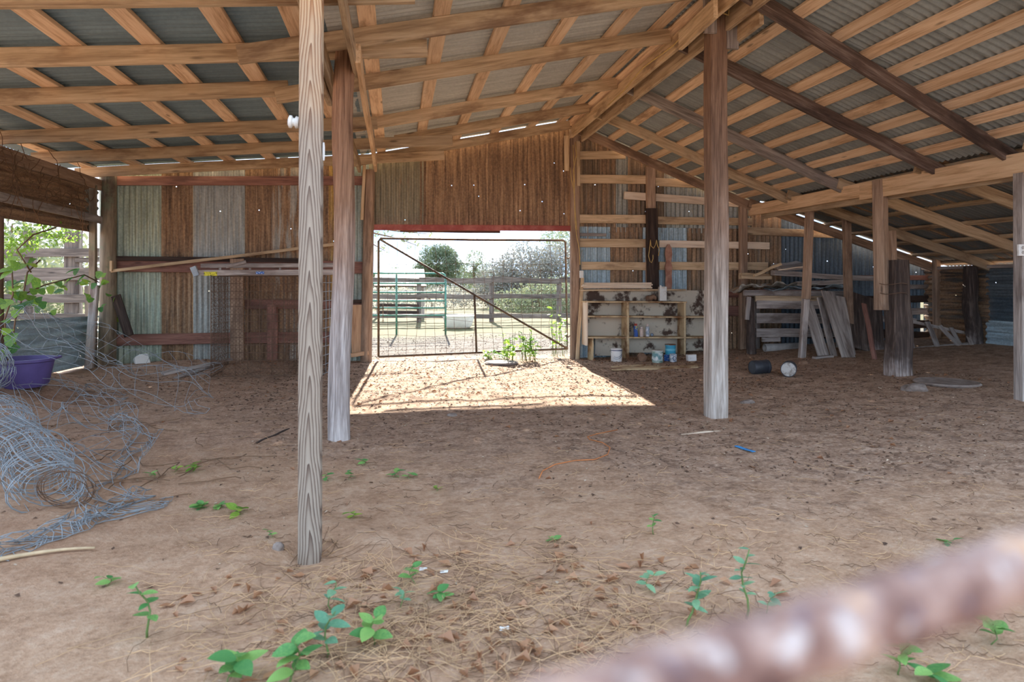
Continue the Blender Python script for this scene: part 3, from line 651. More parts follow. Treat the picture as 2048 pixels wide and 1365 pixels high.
# purple tub
c = Vector((-3.58, 7.36, gz(-3.58, 7.36) - .02)); t = thing('plastic_tub', 'purple plastic tub by the left wall behind loose wire', 'tub', c)
lathe('body', [(.001, .02), (.20, 0), (.22, .02), (.265, .24), (.285, .25), (.285, .275), (.258, .275), (.245, .24), (.20, .04), (.001, .04)], M_purple, t, c, 28, cap=False)
for s_ in (-1, 1):
    tubes('handle', [[c + Vector((s_ * (.285 + .045 * math.sin(a)), .09 * math.cos(a), .28)) for a in [q * math.pi / 8 for q in range(9)]]], .011, M_purple, t, 6)

# ------------------------------------------------------------------ wire rolls and loose fencing on the left
def roll(name, label, path, rad, turns):
    t = thing(name, label, 'wire roll', path[0], 'rolled woven wire fencing')
    path = [Vector(p) for p in path]; rings, stays = [], []
    N = len(path)
    for i, p in enumerate(path):
        d = (path[min(i + 1, N - 1)] - path[max(i - 1, 0)]).normalized(); u = Vector((0, 0, 1)); v = d.cross(u).normalized()
        for q in range(turns):
            s_ = ru(0, 6.28); R = rad * (1 - .12 * q) * ru(.93, 1.07); off = Vector((ru(-.02, .02), ru(-.03, .03), 0))
            rings.append([p + off + d * ru(-.015, .015) + (v * math.cos(a) * 1.1 + u * math.sin(a) * (.82 + .1 * math.sin(a + s_))) * R * (1 + .07 * math.sin(3 * a + s_)) for a in [k * math.pi / 11 for k in range(23)]])
    for k in range(34):
        a = ru(0, 6.28); R = rad * ru(.7, 1.0); pts = []
        for i, p in enumerate(path):
            d = (path[min(i + 1, N - 1)] - path[max(i - 1, 0)]).normalized(); v = d.cross(Vector((0, 0, 1))).normalized()
            pts.append(p + (v * math.cos(a + i * .08) * 1.1 + Vector((0, 0, 1)) * math.sin(a + i * .08) * .85) * R * ru(.96, 1.04))
        stays.append(pts)
    tubes('line_wires', rings, .0026, M_wire, t, 4); tubes('stay_wires', stays, .0018, M_wire, t, 4)
    return t
P = [G(20, 905), G(48, 950), G(62, 985), G(80, 1010)]
pth = []
for i in range(13):
    s_ = i / 12; a = G(-15, 855).lerp(G(112, 1012), s_); pth.append(a + Vector((.03 * math.sin(i), 0, .15 - .04 * s_)))
t = roll('wire_fence_roll', 'crumpled grey roll of woven fence wire on the left dirt', pth, .165, 4)
e = pth[-1] + Vector((.1, -.08, -.0))
tubes('tie_coil', [[e + Vector((.125 * math.cos(a) * q, .02 * math.sin(a * 2 + q * 40) - .05 * math.sin(a) + .12 * (q - 1), (.10 + .012 * math.sin(q * 90)) * math.sin(a) * q)) for a in [k * math.pi / 16 for k in range(33)]] for q in (1, .92, 1.06, .84, 1.1)], .0021, M_wirerust, t, 5)
pth2 = [G(-60 + 50 * i / 8, 830 - 8 * i / 8) + Vector((0, 0, .24)) for i in range(9)]
roll('wire_fence_roll', 'larger dense wire roll cut off by the left edge', pth2, .27, 6)
def net(name, label, corners, nu, nv, j, sag, mat=M_wire, r=.0022):
    c = [Vector(q) for q in corners]; t = thing(name, label, 'wire fencing', c[0], 'rolled woven wire fencing')
    sd = ru(0, 99)
    def S(u, v):
        p = c[0].lerp(c[1], u).lerp(c[3].lerp(c[2], u), v)
        n = Vector((noise.noise(Vector((u * 4, v * 4, sd))), noise.noise(Vector((u * 4, v * 4, sd + 9))), noise.noise(Vector((u * 4, v * 4, sd + 20)))))
        q = p + n * j - Vector((0, 0, sag * math.sin(math.pi * u)))
        q.z = max(q.z, gz(q.x, q.y) + .006); return q
    L = [[S(i / 24, k / nv) for i in range(25)] for k in range(nv + 1)] + [[S(i / nu, k / 14) for k in range(15)] for i in range(nu + 1)]
    tubes('wires', L, r, mat, t, 4); return t
net('loose_wire_fence', 'sagging wire net standing in front of the left opening', (UX(-5, 655, -3.6), G(420, 830) + Vector((0, 0, .05)), G(395, 790) + Vector((0, .5, .3)), UX(60, 600, -3.7)), 16, 8, .22, .10)
net('loose_wire_fence', 'trampled strip of fence wire trailing across the sand', (G(-10, 1105) + Vector((0, 0, .02)), G(275, 985), G(330, 1010), G(-10, 1125)), 22, 5, .14, 0)
net('loose_wire_fence', 'tangled wire net bunched beside the crumpled roll', (G(95, 950), G(270, 830) + Vector((0, 0, .12)), G(300, 905), G(190, 1060)), 14, 9, .26, 0)
net('loose_wire_fence', 'flattened net of wire between the roll and the tub', (G(10, 800) + Vector((0, 0, .1)), G(250, 790), G(270, 850), G(40, 880)), 14, 9, .2, 0)
L = []
for k in range(26):
    p = G(ru(180, 420), ru(840, 1010)); a = ru(0, 6.28); l = ru(.15, .6); pts = []
    for i in range(8):
        a += ru(-.5, .5); p = p + Vector((math.cos(a), math.sin(a), 0)) * l / 7; pts.append(Vector((p.x, p.y, gz(p.x, p.y) + .01 + .05 * abs(noise.noise(p * 4)))))
    L.append(pts)
o = tubes('dead_twigs', L, .0035, M_twig, None, 4); tag(o, 'brown dead twigs tangled in the loose wire', 'twigs', None, 'stuff')
L = [[G(-10 + 200 * i / 10, 1128 - 25 * math.sin(i / 10 * 1.5)) + Vector((0, 0, .015)) for i in range(11)]]
tag(tubes('dry_cane', L, lambda s_: .011 * (1 - .5 * s_), M_bamboo, None, 6), 'pale dry cane lying on the sand at the left edge', 'cane')
# ------------------------------------------------------------------ shelf with cans
YF, YB = 9.98, 10.24
t = thing('shelf_unit', 'stained open wooden shelf unit under the right hand girts', 'shelf', U(1290, 716, 10.1))
def upr(x, y0, y1, wpx, nm='upright', Ya=YF, Yb=YB, mat=M_shelf, par=None):
    a, b = U(x, y0, Ya), U(x, y1, Ya); wd = wpx * fwd(a) / FPX
    if y0 > 695: a.z = gz(a.x, a.y) - .02
    m = Vector((0, (Yb - Ya) / 2, 0))
    return beam(nm, a + m, b + m, Yb - Ya, wd, mat, par or t, up=(1, 0, 0), bow=.003)
def shf(x0, y0, x1, y1, nm='shelf_board', Ya=YF, Yb=YB, th=.022, mat=M_shelf):
    a, b = U(x0, y0, Ya), U(x1, y1, Ya); m = Vector((0, (Yb - Ya) / 2, 0))
    return beam(nm, a + m, b + m, Yb - Ya, th, mat, t, bow=.006, ch=.003)
upr(1174.5, 692, 603, 3.5, mat=M_paleboard); upr(1256, 717, 605, 5); upr(1370, 702, 605, 4); upr(1186, 721, 677, 3); upr(1432, 700, 634, 4)
shf(1171, 604, 1374, 605); shf(1176, 634, 1436, 635); shf(1176, 676, 1436, 676)
for x0, x1, y0, y1 in ((1166, 1247, 580, 604), (1247, 1372, 580, 604), (1372, 1436, 581, 634), (1176, 1256, 606, 675), (1256, 1372, 606, 675), (1372, 1436, 635, 675), (1190, 1256, 677, 712), (1256, 1372, 677, 706), (1372, 1436, 677, 702)):
    a, b = U(x0, (y0 + y1) / 2, YB + .02), U(x1, (y0 + y1) / 2, YB + .02); h = (y1 - y0) * fwd(a) / FPX
    beam('back_panel', a, b, .018, h, M_oldpaint, t, bow=.002, ch=.002)
shf(1163, 581, 1372, 580, 'ledge', 10.12, 10.25, .025, M_girt)
zl = U(1163, 579, 10.16).z + .012
for k, (x0, x1, dz, w) in enumerate([(1168, 1302, .012, .11), (1164, 1300, .035, .10), (1166, 1303, .058, .11), (1170, 1301, .081, .10)]):
    a, b = U(x0, 575, 10.16), U(x1, 575, 10.16); a.z = b.z = zl + dz
    tag(beam('pale_board', a, b, w, .021, M_paleboard, None, bow=.002), ['lowest', 'second lowest', 'second from top', 'topmost'][k] + ' of the pale boards stacked on the shelf ledge', 'board', 'pale boards on the ledge')
M_tin = blotch('stained_tin', rgb(150, 120, 92), rgb(206, 206, 200), 9, .42, .1, .45, .3)
def on_shelf(x, y, Y): return U(x, y, Y)
zt = U(1325, 604, YF).z + .013; c = U(1325, 600, 10.08); c.z = zt
t = thing('metal_tin', 'tall rectangular metal tin standing on top of the shelf', 'tin', c)
beam('body', c, c + Vector((0, 0, .22)), .08, .12, M_tin, t, up=(1, 0, 0), ch=.01); lathe('cap', [(.018, 0), (.018, .02), (.012, .022)], M_tin, t, c + Vector((-.03, 0, .22)), 12)
c = U(1302, 600, 10.1); c.z = zt
log('mud_nest', c + Vector((-.07, 0, .045)), c + Vector((.08, .02, .05)), .05, .035, M_brick, None, wob=.03, rough=.5); tag(bpy.data.objects['mud_nest'], 'brown mud lump beside the metal tin', 'mud nest')
zs = U(1280, 676, YF).z + .012
def spray(x, h, r, body, cap, label):
    c = U(x, 672, 10.06); c.z = zs; t = thing('spray_can', label, 'spray can', c, 'spray cans on the middle shelf')
    lathe('body', [(r * .95, 0), (r, .006), (r, h * .78), (r * .97, h * .8)], body, t, c, 16)
    lathe('shoulder', [(r * .97, h * .8), (r * .6, h * .86), (r * .55, h * .87)], M_tin, t, c, 16)
    lathe('cap', [(r * .7, h * .84), (r * .72, h * .98), (r * .6, h)], cap, t, c, 14)
M_pt1 = blotch('blue_yellow_label', rgb(60, 96, 170), rgb(196, 190, 90), 16, .56, .04); M_pt2 = simple('dusty_cream_label', rgb(214, 192, 176), .5); M_pt3 = blotch('grey_white_label', rgb(150, 164, 178), rgb(222, 222, 220), 18, .5, .06)
M_capred = simple('red_cap', rgb(176, 70, 56), .5); M_cappale = simple('pale_cap', rgb(214, 196, 184), .5)
spray(1271.5, .20, .034, M_pt1, M_capred, 'blue and yellow spray can with red top on the shelf')
spray(1283, .15, .031, M_pt2, M_cappale, 'short cream spray can in the middle of the shelf cans')
spray(1295, .19, .029, M_pt3, M_cappale, 'grey white spray can, rightmost of the shelf cans')
c = U(1304, 672, 10.05); c.z = zs
tag(lathe('glass_bulb', [(.004, 0), (.018, .006), (.026, .022), (.026, .032), (.016, .046), (.004, .05)], simple('dusty_glass', rgb(120, 140, 160), .15), None, c, 14), 'small glassy bulb beside the spray cans', 'bulb')
def can(nm, label, cat, x, y, wpx, h, body, band, lid=None, handle=True, tilt=None, oval=None):
    c = G(x, y); r = wpx * fwd(c) / FPX / 2; c.y += r; c.z = gz(c.x, c.y) - .006; t = thing(nm, label, cat, c, 'cans on the dirt below the shelf')
    lathe('body', [(r * .93, 0), (r * .95, .004), (r, h * .1), (r, h * .93), (r * 1.05, h * .94), (r * 1.05, h), (r * .94, h), (r * .92, h * .96), (.001, h * .95)], body, t, c, 22, cap=False)
    if band: lathe('label_band', [(r * 1.004, h * band[0]), (r * 1.012, h * band[0]), (r * 1.012, h * band[1]), (r * 1.004, h * band[1])], band[2], t, c, 22, cap=False)
    if lid: lathe('lid', [(r * .9, h * .97), (r * 1.06, h * .97), (r * 1.06, h * 1.03), (r * .9, h * 1.04), (.001, h * 1.04)], lid, t, c, 22, cap=False)
    if handle: tubes('handle', [[c + Vector((r * 1.06 * math.cos(a), -r * .35 * math.sin(a) - .005, h * .88 - h * .42 * math.sin(a))) for a in [q * math.pi / 12 for q in range(13)]]], .0025, M_wire, t, 5)
    if oval:
        vs, fs = [], []
        tube_data([c + Vector((r * 1.02 * math.sin(.5 * math.cos(a)), -r * 1.02 * math.cos(.5 * math.cos(a)), h * (.5 + .22 * math.sin(a)))) for a in [q * math.pi / 12 for q in range(24)]], .004, 5, vs, fs, True)
        worldmesh('oval_mark', vs, fs, oval, t, True)
    return t
M_white2 = blotch('scuffed_white', rgb(196, 190, 180), rgb(236, 234, 228), 8, .4, .15, .5); M_green2 = blotch('green_smeared_can', rgb(96, 132, 116), rgb(196, 206, 196), 11, .5, .1, .5); M_aqua = simple('turquoise_plastic', rgb(64, 166, 196), .45, 0, .08); M_navy = simple('navy_print', rgb(48, 60, 96), .5)
tb = can('paint_bucket', 'white paint bucket with dark swirl marks below the shelf', 'bucket', 1236.5, 724, 22, .195, M_white2, (.86, .92, M_navy), oval=None)
c = Vector(tb.location); r = .085
L = [[c + Vector((r * math.sin(s_ * 1.1 - .3), -r * math.cos(s_ * 1.1 - .3), .05 + .05 * s_ ** 2 + .025 * k)) for s_ in [q / 10 for q in range(-4, 11)]] for k in range(2)]
tubes('swirl_print', L, .003, M_navy, tb, 4)
can('paint_can', 'dented greenish paint can smeared white, below the shelf', 'can', 1319, 726, 22, .17, M_green2, (.2, .8, blotch('smeared_label', rgb(110, 150, 150), rgb(224, 226, 220), 14, .5, .08)), M_tin)
can('paint_pail', 'turquoise plastic pail behind the other paint cans', 'pail', 1345, 716, 21, .20, M_aqua, (.55, .7, simple('light_aqua', rgb(120, 200, 216), .45)), blotch('rusty_lid', rgb(120, 78, 52), rgb(150, 150, 140), 10, .5, .1))
can('small_paint_can', 'small blue and white can between the paint cans', 'can', 1335.5, 723, 11, .095, M_bluest, None, None, False)
can('oval_paint_can', 'grey can with a dark oval mark on its front', 'can', 1349, 725, 14, .12, M_pt3, None, None, True, oval=M_navy)
c = G(1384.5, 723); tag(beam('white_carton', c + Vector((-.06, .04, .045)), c + Vector((.065, .04, .05)), .08, .09, M_white2, None, ch=.003), 'small white carton on the dirt right of the cans', 'carton')
c = G(1287, 723); log('clay_pipe_stub', c + Vector((-.01, .0, .055)), c + Vector((.02, .16, .06)), .06, .058, M_brick, None, rough=.12); tag(bpy.data.objects['clay_pipe_stub'], 'round brown log end between bucket and green can', 'log')
c = G(1324, 716); tag(beam('wood_block', c + Vector((-.09, .18, .17)), c + Vector((.07, .18, .17)), .06, .05, M_redwood, None), 'brown wood block behind the greenish paint can', 'block')
bpy.data.objects['wood_block'].location.z = gz(c.x, c.y + .18) + .02

# ------------------------------------------------------------------ things hung on the wall
c = U(1163, 549, 10.18); t = thing('switch_box', 'white switch box with cord on the right door post', 'switch box', c)
beam('box', c + Vector((0, 0, -.055)), c + Vector((0, 0, .055)), .04, .06, M_whiteplastic, t, up=(1, 0, 0), ch=.006)
tubes('cord', [[U(1163, 542, 10.18), U(1164, 530, 10.2), U(1161, 515, 10.22), U(1165, 500, 10.24)]], .004, M_pvc, t, 5)
L = [[U(x, y, 10.17) for x, y in q] for q in (((1140, 335), (1143, 360), (1148, 380), (1149, 405), (1150, 440), (1153, 470), (1159, 500), (1160, 530)), ((1146, 290), (1148, 330), (1149, 370), (1149, 400), (1151, 430), (1154, 460)), ((1150, 285), (1153, 310), (1147, 340), (1148, 375)))]
tag(tubes('hanging_twine', L, .006, M_twine, None, 5), 'yellow baling twine hanging down the right door post', 'twine')
L = [[Vector((2.66, 5.5, 3.6)), Vector((2.64, 5.7, 3.52)), Vector((2.64, 6.2, 3.47)), Vector((2.63, 7.0, 3.50)), Vector((2.64, 7.7, 3.43)), Vector((2.65, 8.3, 3.42))],
     [Vector((2.74, 5.55, 3.62)), Vector((2.78, 5.5, 3.52)), Vector((2.84, 5.5, 3.5)), Vector((2.86, 5.52, 3.62))]]
tag(tubes('ridge_rope', L, .007, M_twine, None, 5), 'pale rope strung along the ridge boards by the ridge post', 'rope')
def hook(pts): return [U(x, y, 10.15) for x, y in pts]
L = [hook([(1301, 480), (1302, 492), (1307, 497), (1311, 490), (1313, 480)]), hook([(1301, 480), (1299, 500), (1297, 512), (1300, 523), (1303, 526), (1306, 518), (1306, 510)]), hook([(1313, 480), (1315, 492), (1319, 499), (1317, 512)])]
tag(tubes('wire_hook', L, .006, M_twine, None, 5), 'bent pale wire hook hung on the dark crusted post', 'wire hook')
pr = [(-.055, 0), (-.07, .1), (-.06, .2), (-.075, .33), (-.05, .40), (-.062, .46), (-.075, .52), (-.06, .60), (-.02, .66), (.02, .66), (.06, .60), (.075, .52), (.062, .46), (.05, .40), (.075, .33), (.06, .2), (.07, .1), (.055, 0)]
c = U(1337, 580, 10.26); hs = (580 - 489) * fwd(c) / FPX / .66
vs = [(x * .8, -.012, z * hs) for x, z in pr] + [(x * .8, .012, z * hs) for x, z in pr]; n = len(pr)
o = meshobj('shaped_board', vs, [tuple(range(n)), tuple(range(2 * n - 1, n - 1, -1))] + [(i, i + n, (i + 1) % n + n, (i + 1) % n) for i in range(n)], M_pink, None, Matrix.Translation(c)); tag(o, 'pinkish shaped board with a waisted top on the right wall', 'board')

# ------------------------------------------------------------------ lumber bench
YL = 9.72
t = thing('lumber_bench', 'rough slatted bench holding scrap lumber at the back right', 'bench', U(1560, 690, YL))
a = U(1503, 692, YL); log('leg', (a.x, a.y, gz(a.x, a.y) - .05), U(1500, 596, YL), .075, .06, M_stump, t, rough=.15)
beam('leg', U(1494, 640, YL - .05), U(1498, 594, YL - .05), .04, .06, M_gray, t, up=(1, 0, 0))
a = U(1680, 690, YL); beam('leg', (a.x, a.y, .05), U(1680, 600, YL), .09, .09, M_gray, t, up=(1, 0, 0))
a = U(1512, 690, 10.2); beam('leg', (a.x, a.y, .05), U(1512, 600, 10.2), .09, .09, M_gray, t, up=(1, 0, 0))
for x0, x1, y, h in ((1513, 1690, 610, 16), (1512, 1690, 637, 20), (1512, 1690, 666, 17), (1524, 1560, 680, 9)): board('slat', x0, y, x1, y + ru(-1, 1), h, YL - .02, .028, M_gray, t, bow=.01)
board('top_rail', 1488, 586, 1690, 588, 11, YL - .03, .05, M_gray, t); board('top_rail', 1510, 597, 1690, 598, 13, YL, .04, M_rafter, t); board('top_rail', 1500, 588, 1690, 590, 11, 10.2, .05, M_gray, t)
zt = U(1560, 581, YL).z
def stack(label, x0, y0, x1, y1, h, Y, th, mat, Y1=None, nm='scrap_board', **k): return tag(board(nm, x0, y0, x1, y1, h, Y, th, mat, None, Y1=Y1, bow=.012, **k), label, 'board', 'scrap lumber on the bench')
stack('long grey board lying along the top of the lumber stack', 1546, 546, 1690, 556, 10, YL - .05, .10, M_gray, 9.75)
stack('long grey board reaching right behind the sawn post', 1690, 556, 1770, 558, 10, 9.72, .10, M_gray)
stack('thin grey board sagging below the top of the stack', 1592, 568, 1700, 564, 9, YL - .02, .06, M_gray, 9.7)
stack('brown board end on the left of the lumber stack', 1480, 555, 1540, 556, 7, 9.9, .10, M_rafter)
stack('lower brown board end on the left of the stack', 1481, 549, 1535, 550, 5, 9.95, .12, M_girt)
stack('slanting batten resting on the lumber stack', 1508, 552, 1562, 528, 5, YL - .08, .04, M_girt)
stack('flat plywood scrap tilted on top of the stack', 1555, 537, 1605, 529, 7, 9.85, .35, M_gray, up=(0, -.2, 1))
stack('white edged strip leaning across the stack top', 1557, 541, 1612, 533, 2.5, YL - .1, .03, M_paleboard)
stack('reddish board under the crumpled iron', 1512, 583, 1640, 584, 9, YL + .1, .15, M_redwood)
stack('dark flat boards at the right end of the bench', 1600, 574, 1690, 575, 7, YL + .2, .3, M_darkcrust)
def crumple(nm, label, x0, y0, x1, y1, Y0, Y1, col, rust, amp, seed):
    a, b = U(x0, y0, Y0), U(x1, y1, Y0); n, m = 60, 12; vs, fs = [], []
    for j in range(m + 1):
        for i in range(n + 1):
            u, v = i / n, j / m; p = a.lerp(b, u) + Vector((0, (Y1 - Y0) * v, 0))
            w = amp * noise.fractal(Vector((u * 5 + seed, v * 2, seed)), 1, 2, 3) + .012 * math.sin(2 * math.pi * v * (Y1 - Y0) / .07)
            vs.append((p.x, p.y + .04 * noise.noise(Vector((u * 4, v * 4, seed))), p.z + w - .05 * v))
    for j in range(m):
        for i in range(n): q = j * (n + 1) + i; fs.append((q, q + 1, q + n + 2, q + n + 1))
    o = worldmesh(nm, vs, fs, M_metal, None, True); o.color = (*col[:3], rust); md = o.modifiers.new('gauge', 'SOLIDIFY'); md.thickness = .003
    tag(o, label, 'metal sheet', 'scrap iron on the bench')
crumple('crumpled_sheet', 'crumpled half rusted iron sheet on the lumber bench', 1484, 570, 1640, 569, YL - .12, YL + .35, rgb(190, 188, 180), .5, .11, 3.3)
crumple('crumpled_sheet', 'bluish crumpled iron sheet under the rusted one', 1540, 578, 1690, 572, YL - .1, YL + .3, rgb(170, 190, 202), .3, .07, 8.1)

# ------------------------------------------------------------------ boards leaning on the bench
def lean(label, pb, pt, w, Yb, Yt, mat, th=.025, nm='leaning_board', end=.0):
    a, b = U(*pb, Yb), U(*pt, Yt); a.z = gz(a.x, a.y) - .005 if pb[1] > 705 else a.z
    return tag(beam(nm, a, b, th, w, mat, None, up=(1, .1, 0), bow=.008, end=end), label, 'board', 'boards leaning at the back right')
lean('narrow grey board leaning leftmost, with a broken top', (1648, 722), (1614, 606), .19, 8.75, 9.2, M_gray, end=.03)
lean('dark narrow board leaning behind the wide grey plank', (1668, 724), (1640, 596), .11, 8.85, 9.25, M_gray, end=.02)
lean('widest grey plank leaning in front of the others', (1697, 726), (1655, 584), .22, 8.62, 9.2, M_gray, end=.01)
lean('grey plank leaning just behind the widest one', (1702, 716), (1680, 594), .16, 8.9, 9.3, M_gray)
lean('brown slat leaning against the dark plywood', (1749, 716), (1728, 608), .07, 8.3, 8.9, M_redwood)
a, b = U(1733, 710, 9.1), U(1728, 592, 9.48); a.z = gz(a.x, a.y)
tag(beam('plywood_sheet', a, b, .018, .62, M_stump, None, up=(1, .1, 0), ch=.002), 'dark plywood sheet leaning behind the grey planks', 'plywood')
a, b = G(1626, 719), G(1660, 715); tag(beam('foot_board', a + Vector((0, -.02, .02)), b + Vector((0, -.05, .02)), .06, .03, M_gray, None), 'small board at the foot of the leaning planks', 'board')
a = G(1529, 704); d = Vector((.62, .10, .0)); t = thing('drain_pipe', 'pale pipe lying on the dirt under the bench', 'pipe', a)
vs, fs = [], []
for i, (R, x) in enumerate(((.062, 0), (.062, .66), (.054, .66), (.054, 0))):
    for k in range(18): an = k * math.pi / 9; vs.append(a + d.normalized() * x + Vector((0, math.cos(an) * R, .06 + math.sin(an) * R)))
for i in range(4):
    for k in range(18): fs.append((i * 18 + k, i * 18 + (k + 1) % 18, ((i + 1) % 4) * 18 + (k + 1) % 18, ((i + 1) % 4) * 18 + k))
worldmesh('pipe', vs, fs, M_pvc, t, True)
def pot(label, p, ax, end, L=.26, r=.085):
    c = G(*p); c.y += r; c.z = gz(c.x, c.y); t = thing('nursery_pot', label, 'pot', c, 'black pots on the dirt'); A = Vector(ax).normalized()
    lathe('body', [(r * .9, 0), (r, .012), (r, L * .88), (r * 1.06, L * .9), (r * 1.06, L), (r * .97, L), (r * .92, L * .3)], M_black, t, c + Vector((0, 0, r * .98)), 24, axis=A, cap=False)
    lathe('bottom' if not end else 'filled_end', [(.001, .004), (r * .93, .004)] if not end else [(r * .97, L * .97), (.001, L * .985)], M_black if not end else blotch('white_crust', rgb(120, 104, 90), rgb(200, 196, 188), 14, .45, .1), t, c + Vector((0, 0, r * .98)), 24, axis=A, cap=False)
    if end: lathe('bottom', [(.001, .004), (r * .93, .004)], M_black, t, c + Vector((0, 0, r * .98)), 24, axis=A, cap=False)
pot('black pot lying on its side, left of the pair', (1511, 752), (1, .12, 0), False, .22); pot('black pot on its side with a white crusted end facing us', (1587, 752), (-.55, -.8, 0), True, .22)
def rock(nm, label, p, sx, sy, sz, mat=M_stone, seed=0):
    c = G(*p); bm = bmesh.new(); bmesh.ops.create_icosphere(bm, subdivisions=3, radius=1)
    for v in bm.verts:
        n = 1 + .35 * noise.noise(v.co * 1.3 + Vector((seed, seed, 0))) + .1 * noise.noise(v.co * 4)
        v.co = Vector((v.co.x * sx * n, v.co.y * sy * n, max(-.3, v.co.z) * sz * n))
    me = bpy.data.meshes.new(nm); bm.to_mesh(me); bm.free(); me.materials.append(mat)
    for q in me.polygons: q.use_smooth = False
    o = bpy.data.objects.new(nm, me); link(o, None, Matrix.Translation(c)); tag(o, label, 'rock')
rock('flat_rock', 'angular grey rock on the dirt before the rotten timber', (1830, 781), .13, .10, .075, seed=2)
rock('flat_rock', 'low rock half buried left of the black pots', (1478, 750), .14, .09, .04, M_brick, 5)
rock('flat_rock', 'small rock on the dirt under the leaning boards', (1607, 728), .06, .05, .045, M_brick, 8)
rock('flat_rock', 'grey stone in the litter right of the ridge post', (1495, 806), .07, .05, .03, M_stone, 11)
rock('flat_rock', 'grey pebble on the open floor near the log post', (905, 832), .05, .04, .025, M_stone, 14)
rock('flat_rock', 'grey lump beside the foot of the square post', (556, 1098), .025, .02, .03, M_stone, 17)
c = G(1893, 768); tag(lathe('round_lid', [(.001, .0), (.30, .0), (.315, .015), (.30, .03), (.26, .022), (.001, .022)], M_stone, None, c, 30), 'large flat grey disc lying on the right hand dirt', 'disc')
# broken pallet
t = thing('broken_pallet', 'broken grey slatted frame leaning by the right wall', 'pallet', U(1870, 700, 9.2))
def ps(x0, y0, x1, y1, w, Ya=9.1, Yb=9.35, nm='slat'): return beam(nm, U(x0, y0, Ya), U(x1, y1, Yb), .022, w, M_gray, t, up=(1, .1, .3), bow=.006)
for x0, y0, x1, y1, w in ((1826, 702, 1806, 632, .085), (1876, 698, 1855, 644, .085), (1918, 692, 1879, 652, .07), (1920, 690, 1902, 656, .065), (1943, 690, 1933, 664, .06)): ps(x0, y0, x1, y1, w)
board('rail', 1800, 702, 1945, 688, 8, 9.16, .03, M_gray, t); board('rail', 1803, 640, 1940, 668, 6, 9.38, .03, M_gray, t); board('rail', 1796, 636, 1832, 641, 6, 9.4, .03, M_gray, t)
# ------------------------------------------------------------------ yard and trees behind the barn
def leafcloud(name, blobs, size, count, mat, parent, flat=.6, squash=.5):
    """many small leaf blades scattered through the given ellipsoids, as one mass of foliage"""
    vs, fs = [], []; tot = sum(b[3] * b[4] * b[5] for b in blobs)
    for x, y, z, rx, ry, rz in blobs:
        for i in range(int(count * rx * ry * rz / tot)):
            u, th, r = ru(-1, 1), ru(0, 6.283), (.35 + .65 * rnd() ** .5); q = math.sqrt(1 - u * u)
            n = 1 + .35 * noise.noise(Vector((q * math.cos(th) * 2 + x, q * math.sin(th) * 2 + y, u * 2 + z)))
            c = Vector((x + rx * q * math.cos(th) * r * n, y + ry * q * math.sin(th) * r * n, z + rz * u * r * n))
            if c.z < .02: continue
            d = Vector((ru(-1, 1), ru(-1, 1), ru(-1, 1))).normalized(); e = d.orthogonal().normalized(); s = size * ru(.6, 1.4); b = len(vs)
            vs += [c - d * s, c + e * s * squash, c + d * s, c - e * s * squash]; fs.append((b, b + 1, b + 2, b + 3))
    o = worldmesh(name, vs, fs, mat, parent); o['kind'] = 'stuff'; return o
def tree(nm, label, x, y, Y, h, blobs, mat, size, count, trunk=.12, cat='tree', group='trees beyond the yard'):
    c = U(x, y, Y); c.z = 0; t = thing(nm, label, cat, c, group)
    if trunk:
        L = [[c + Vector((.1 * math.sin(i), .05 * i, h * .75 * i / 6)) for i in range(7)]]
        tubes('trunk', L, lambda s_: trunk * (1 - .7 * s_), M_twig, t, 8)
        Lb = []
        for k in range(14):
            a = ru(0, 6.28); z0 = h * ru(.25, .6); l = h * ru(.25, .45); Lb.append([c + Vector((math.cos(a) * l * s_, math.sin(a) * l * s_, z0 + l * .6 * s_ + .1 * l * math.sin(s_ * 5))) for s_ in (0, .25, .5, .75, 1)])
        tubes('branches', Lb, lambda s_: trunk * .3 * (1 - .8 * s_), M_twig, t, 5)['kind'] = 'stuff'
    leafcloud('foliage', [(c.x + b[0], c.y + b[1], b[2], b[3], b[4], b[5]) for b in blobs], size, count, mat, t)
    return t
tree('live_oak', 'rounded green oak standing far beyond the gate', 880, 563, 62, 4.4, [(0, 0, 3.0, 2.0, 1.6, 1.6), (-1.2, 0, 2.0, 1.4, 1.2, 1.1), (1.1, 0, 2.1, 1.3, 1.2, 1.1), (.2, 0, 3.8, 1.0, 1, .7)], M_oak, .10, 9000, .18)
tree('sparse_tree', 'thin sparse tree between the oak and the grey brush', 950, 563, 58, 3.9, [(0, 0, 3.2, .9, .8, .7), (-.5, 0, 2.3, .9, .8, .5), (.6, 0, 2.4, .8, .8, .6), (0, 0, 1.2, 1.6, 1, 1.1)], M_oak, .08, 2600, .10)
tree('far_bush', 'low far bush at the left side of the gateway', 780, 563, 95, 2.4, [(0, 0, 1.6, 3.2, 2, 1.3), (-3, 0, 1.3, 3, 2, 1.1), (4, 0, 1.2, 3, 2, 1.0)], M_oak, .16, 4200, .1, 'bush')
tree('far_bush', 'hazy low bushes behind the oak on the right', 920, 563, 80, 2.4, [(0, 0, 1.2, 3, 2, 1.2), (3.5, 0, 1.4, 3, 2, 1.3), (-4, 0, 1.1, 3, 2, 1.0)], M_brushg, .14, 4200, .1, 'bush')
tree('brush_mound', 'large grey leafless brush mound behind the board fence', 1060, 563, 30, 2.8, [(0, 0, 1.4, 1.6, 1.6, 1.45), (1.7, .3, 1.5, 1.7, 1.6, 1.5), (-1.3, 0, 1.0, 1.2, 1.2, 1.2), (3.2, 0, 1.2, 1.5, 1.4, 1.6), (-.3, -.4, .7, 2.2, 1.2, .8)], M_brush, .06, 30000, .05, 'brush')
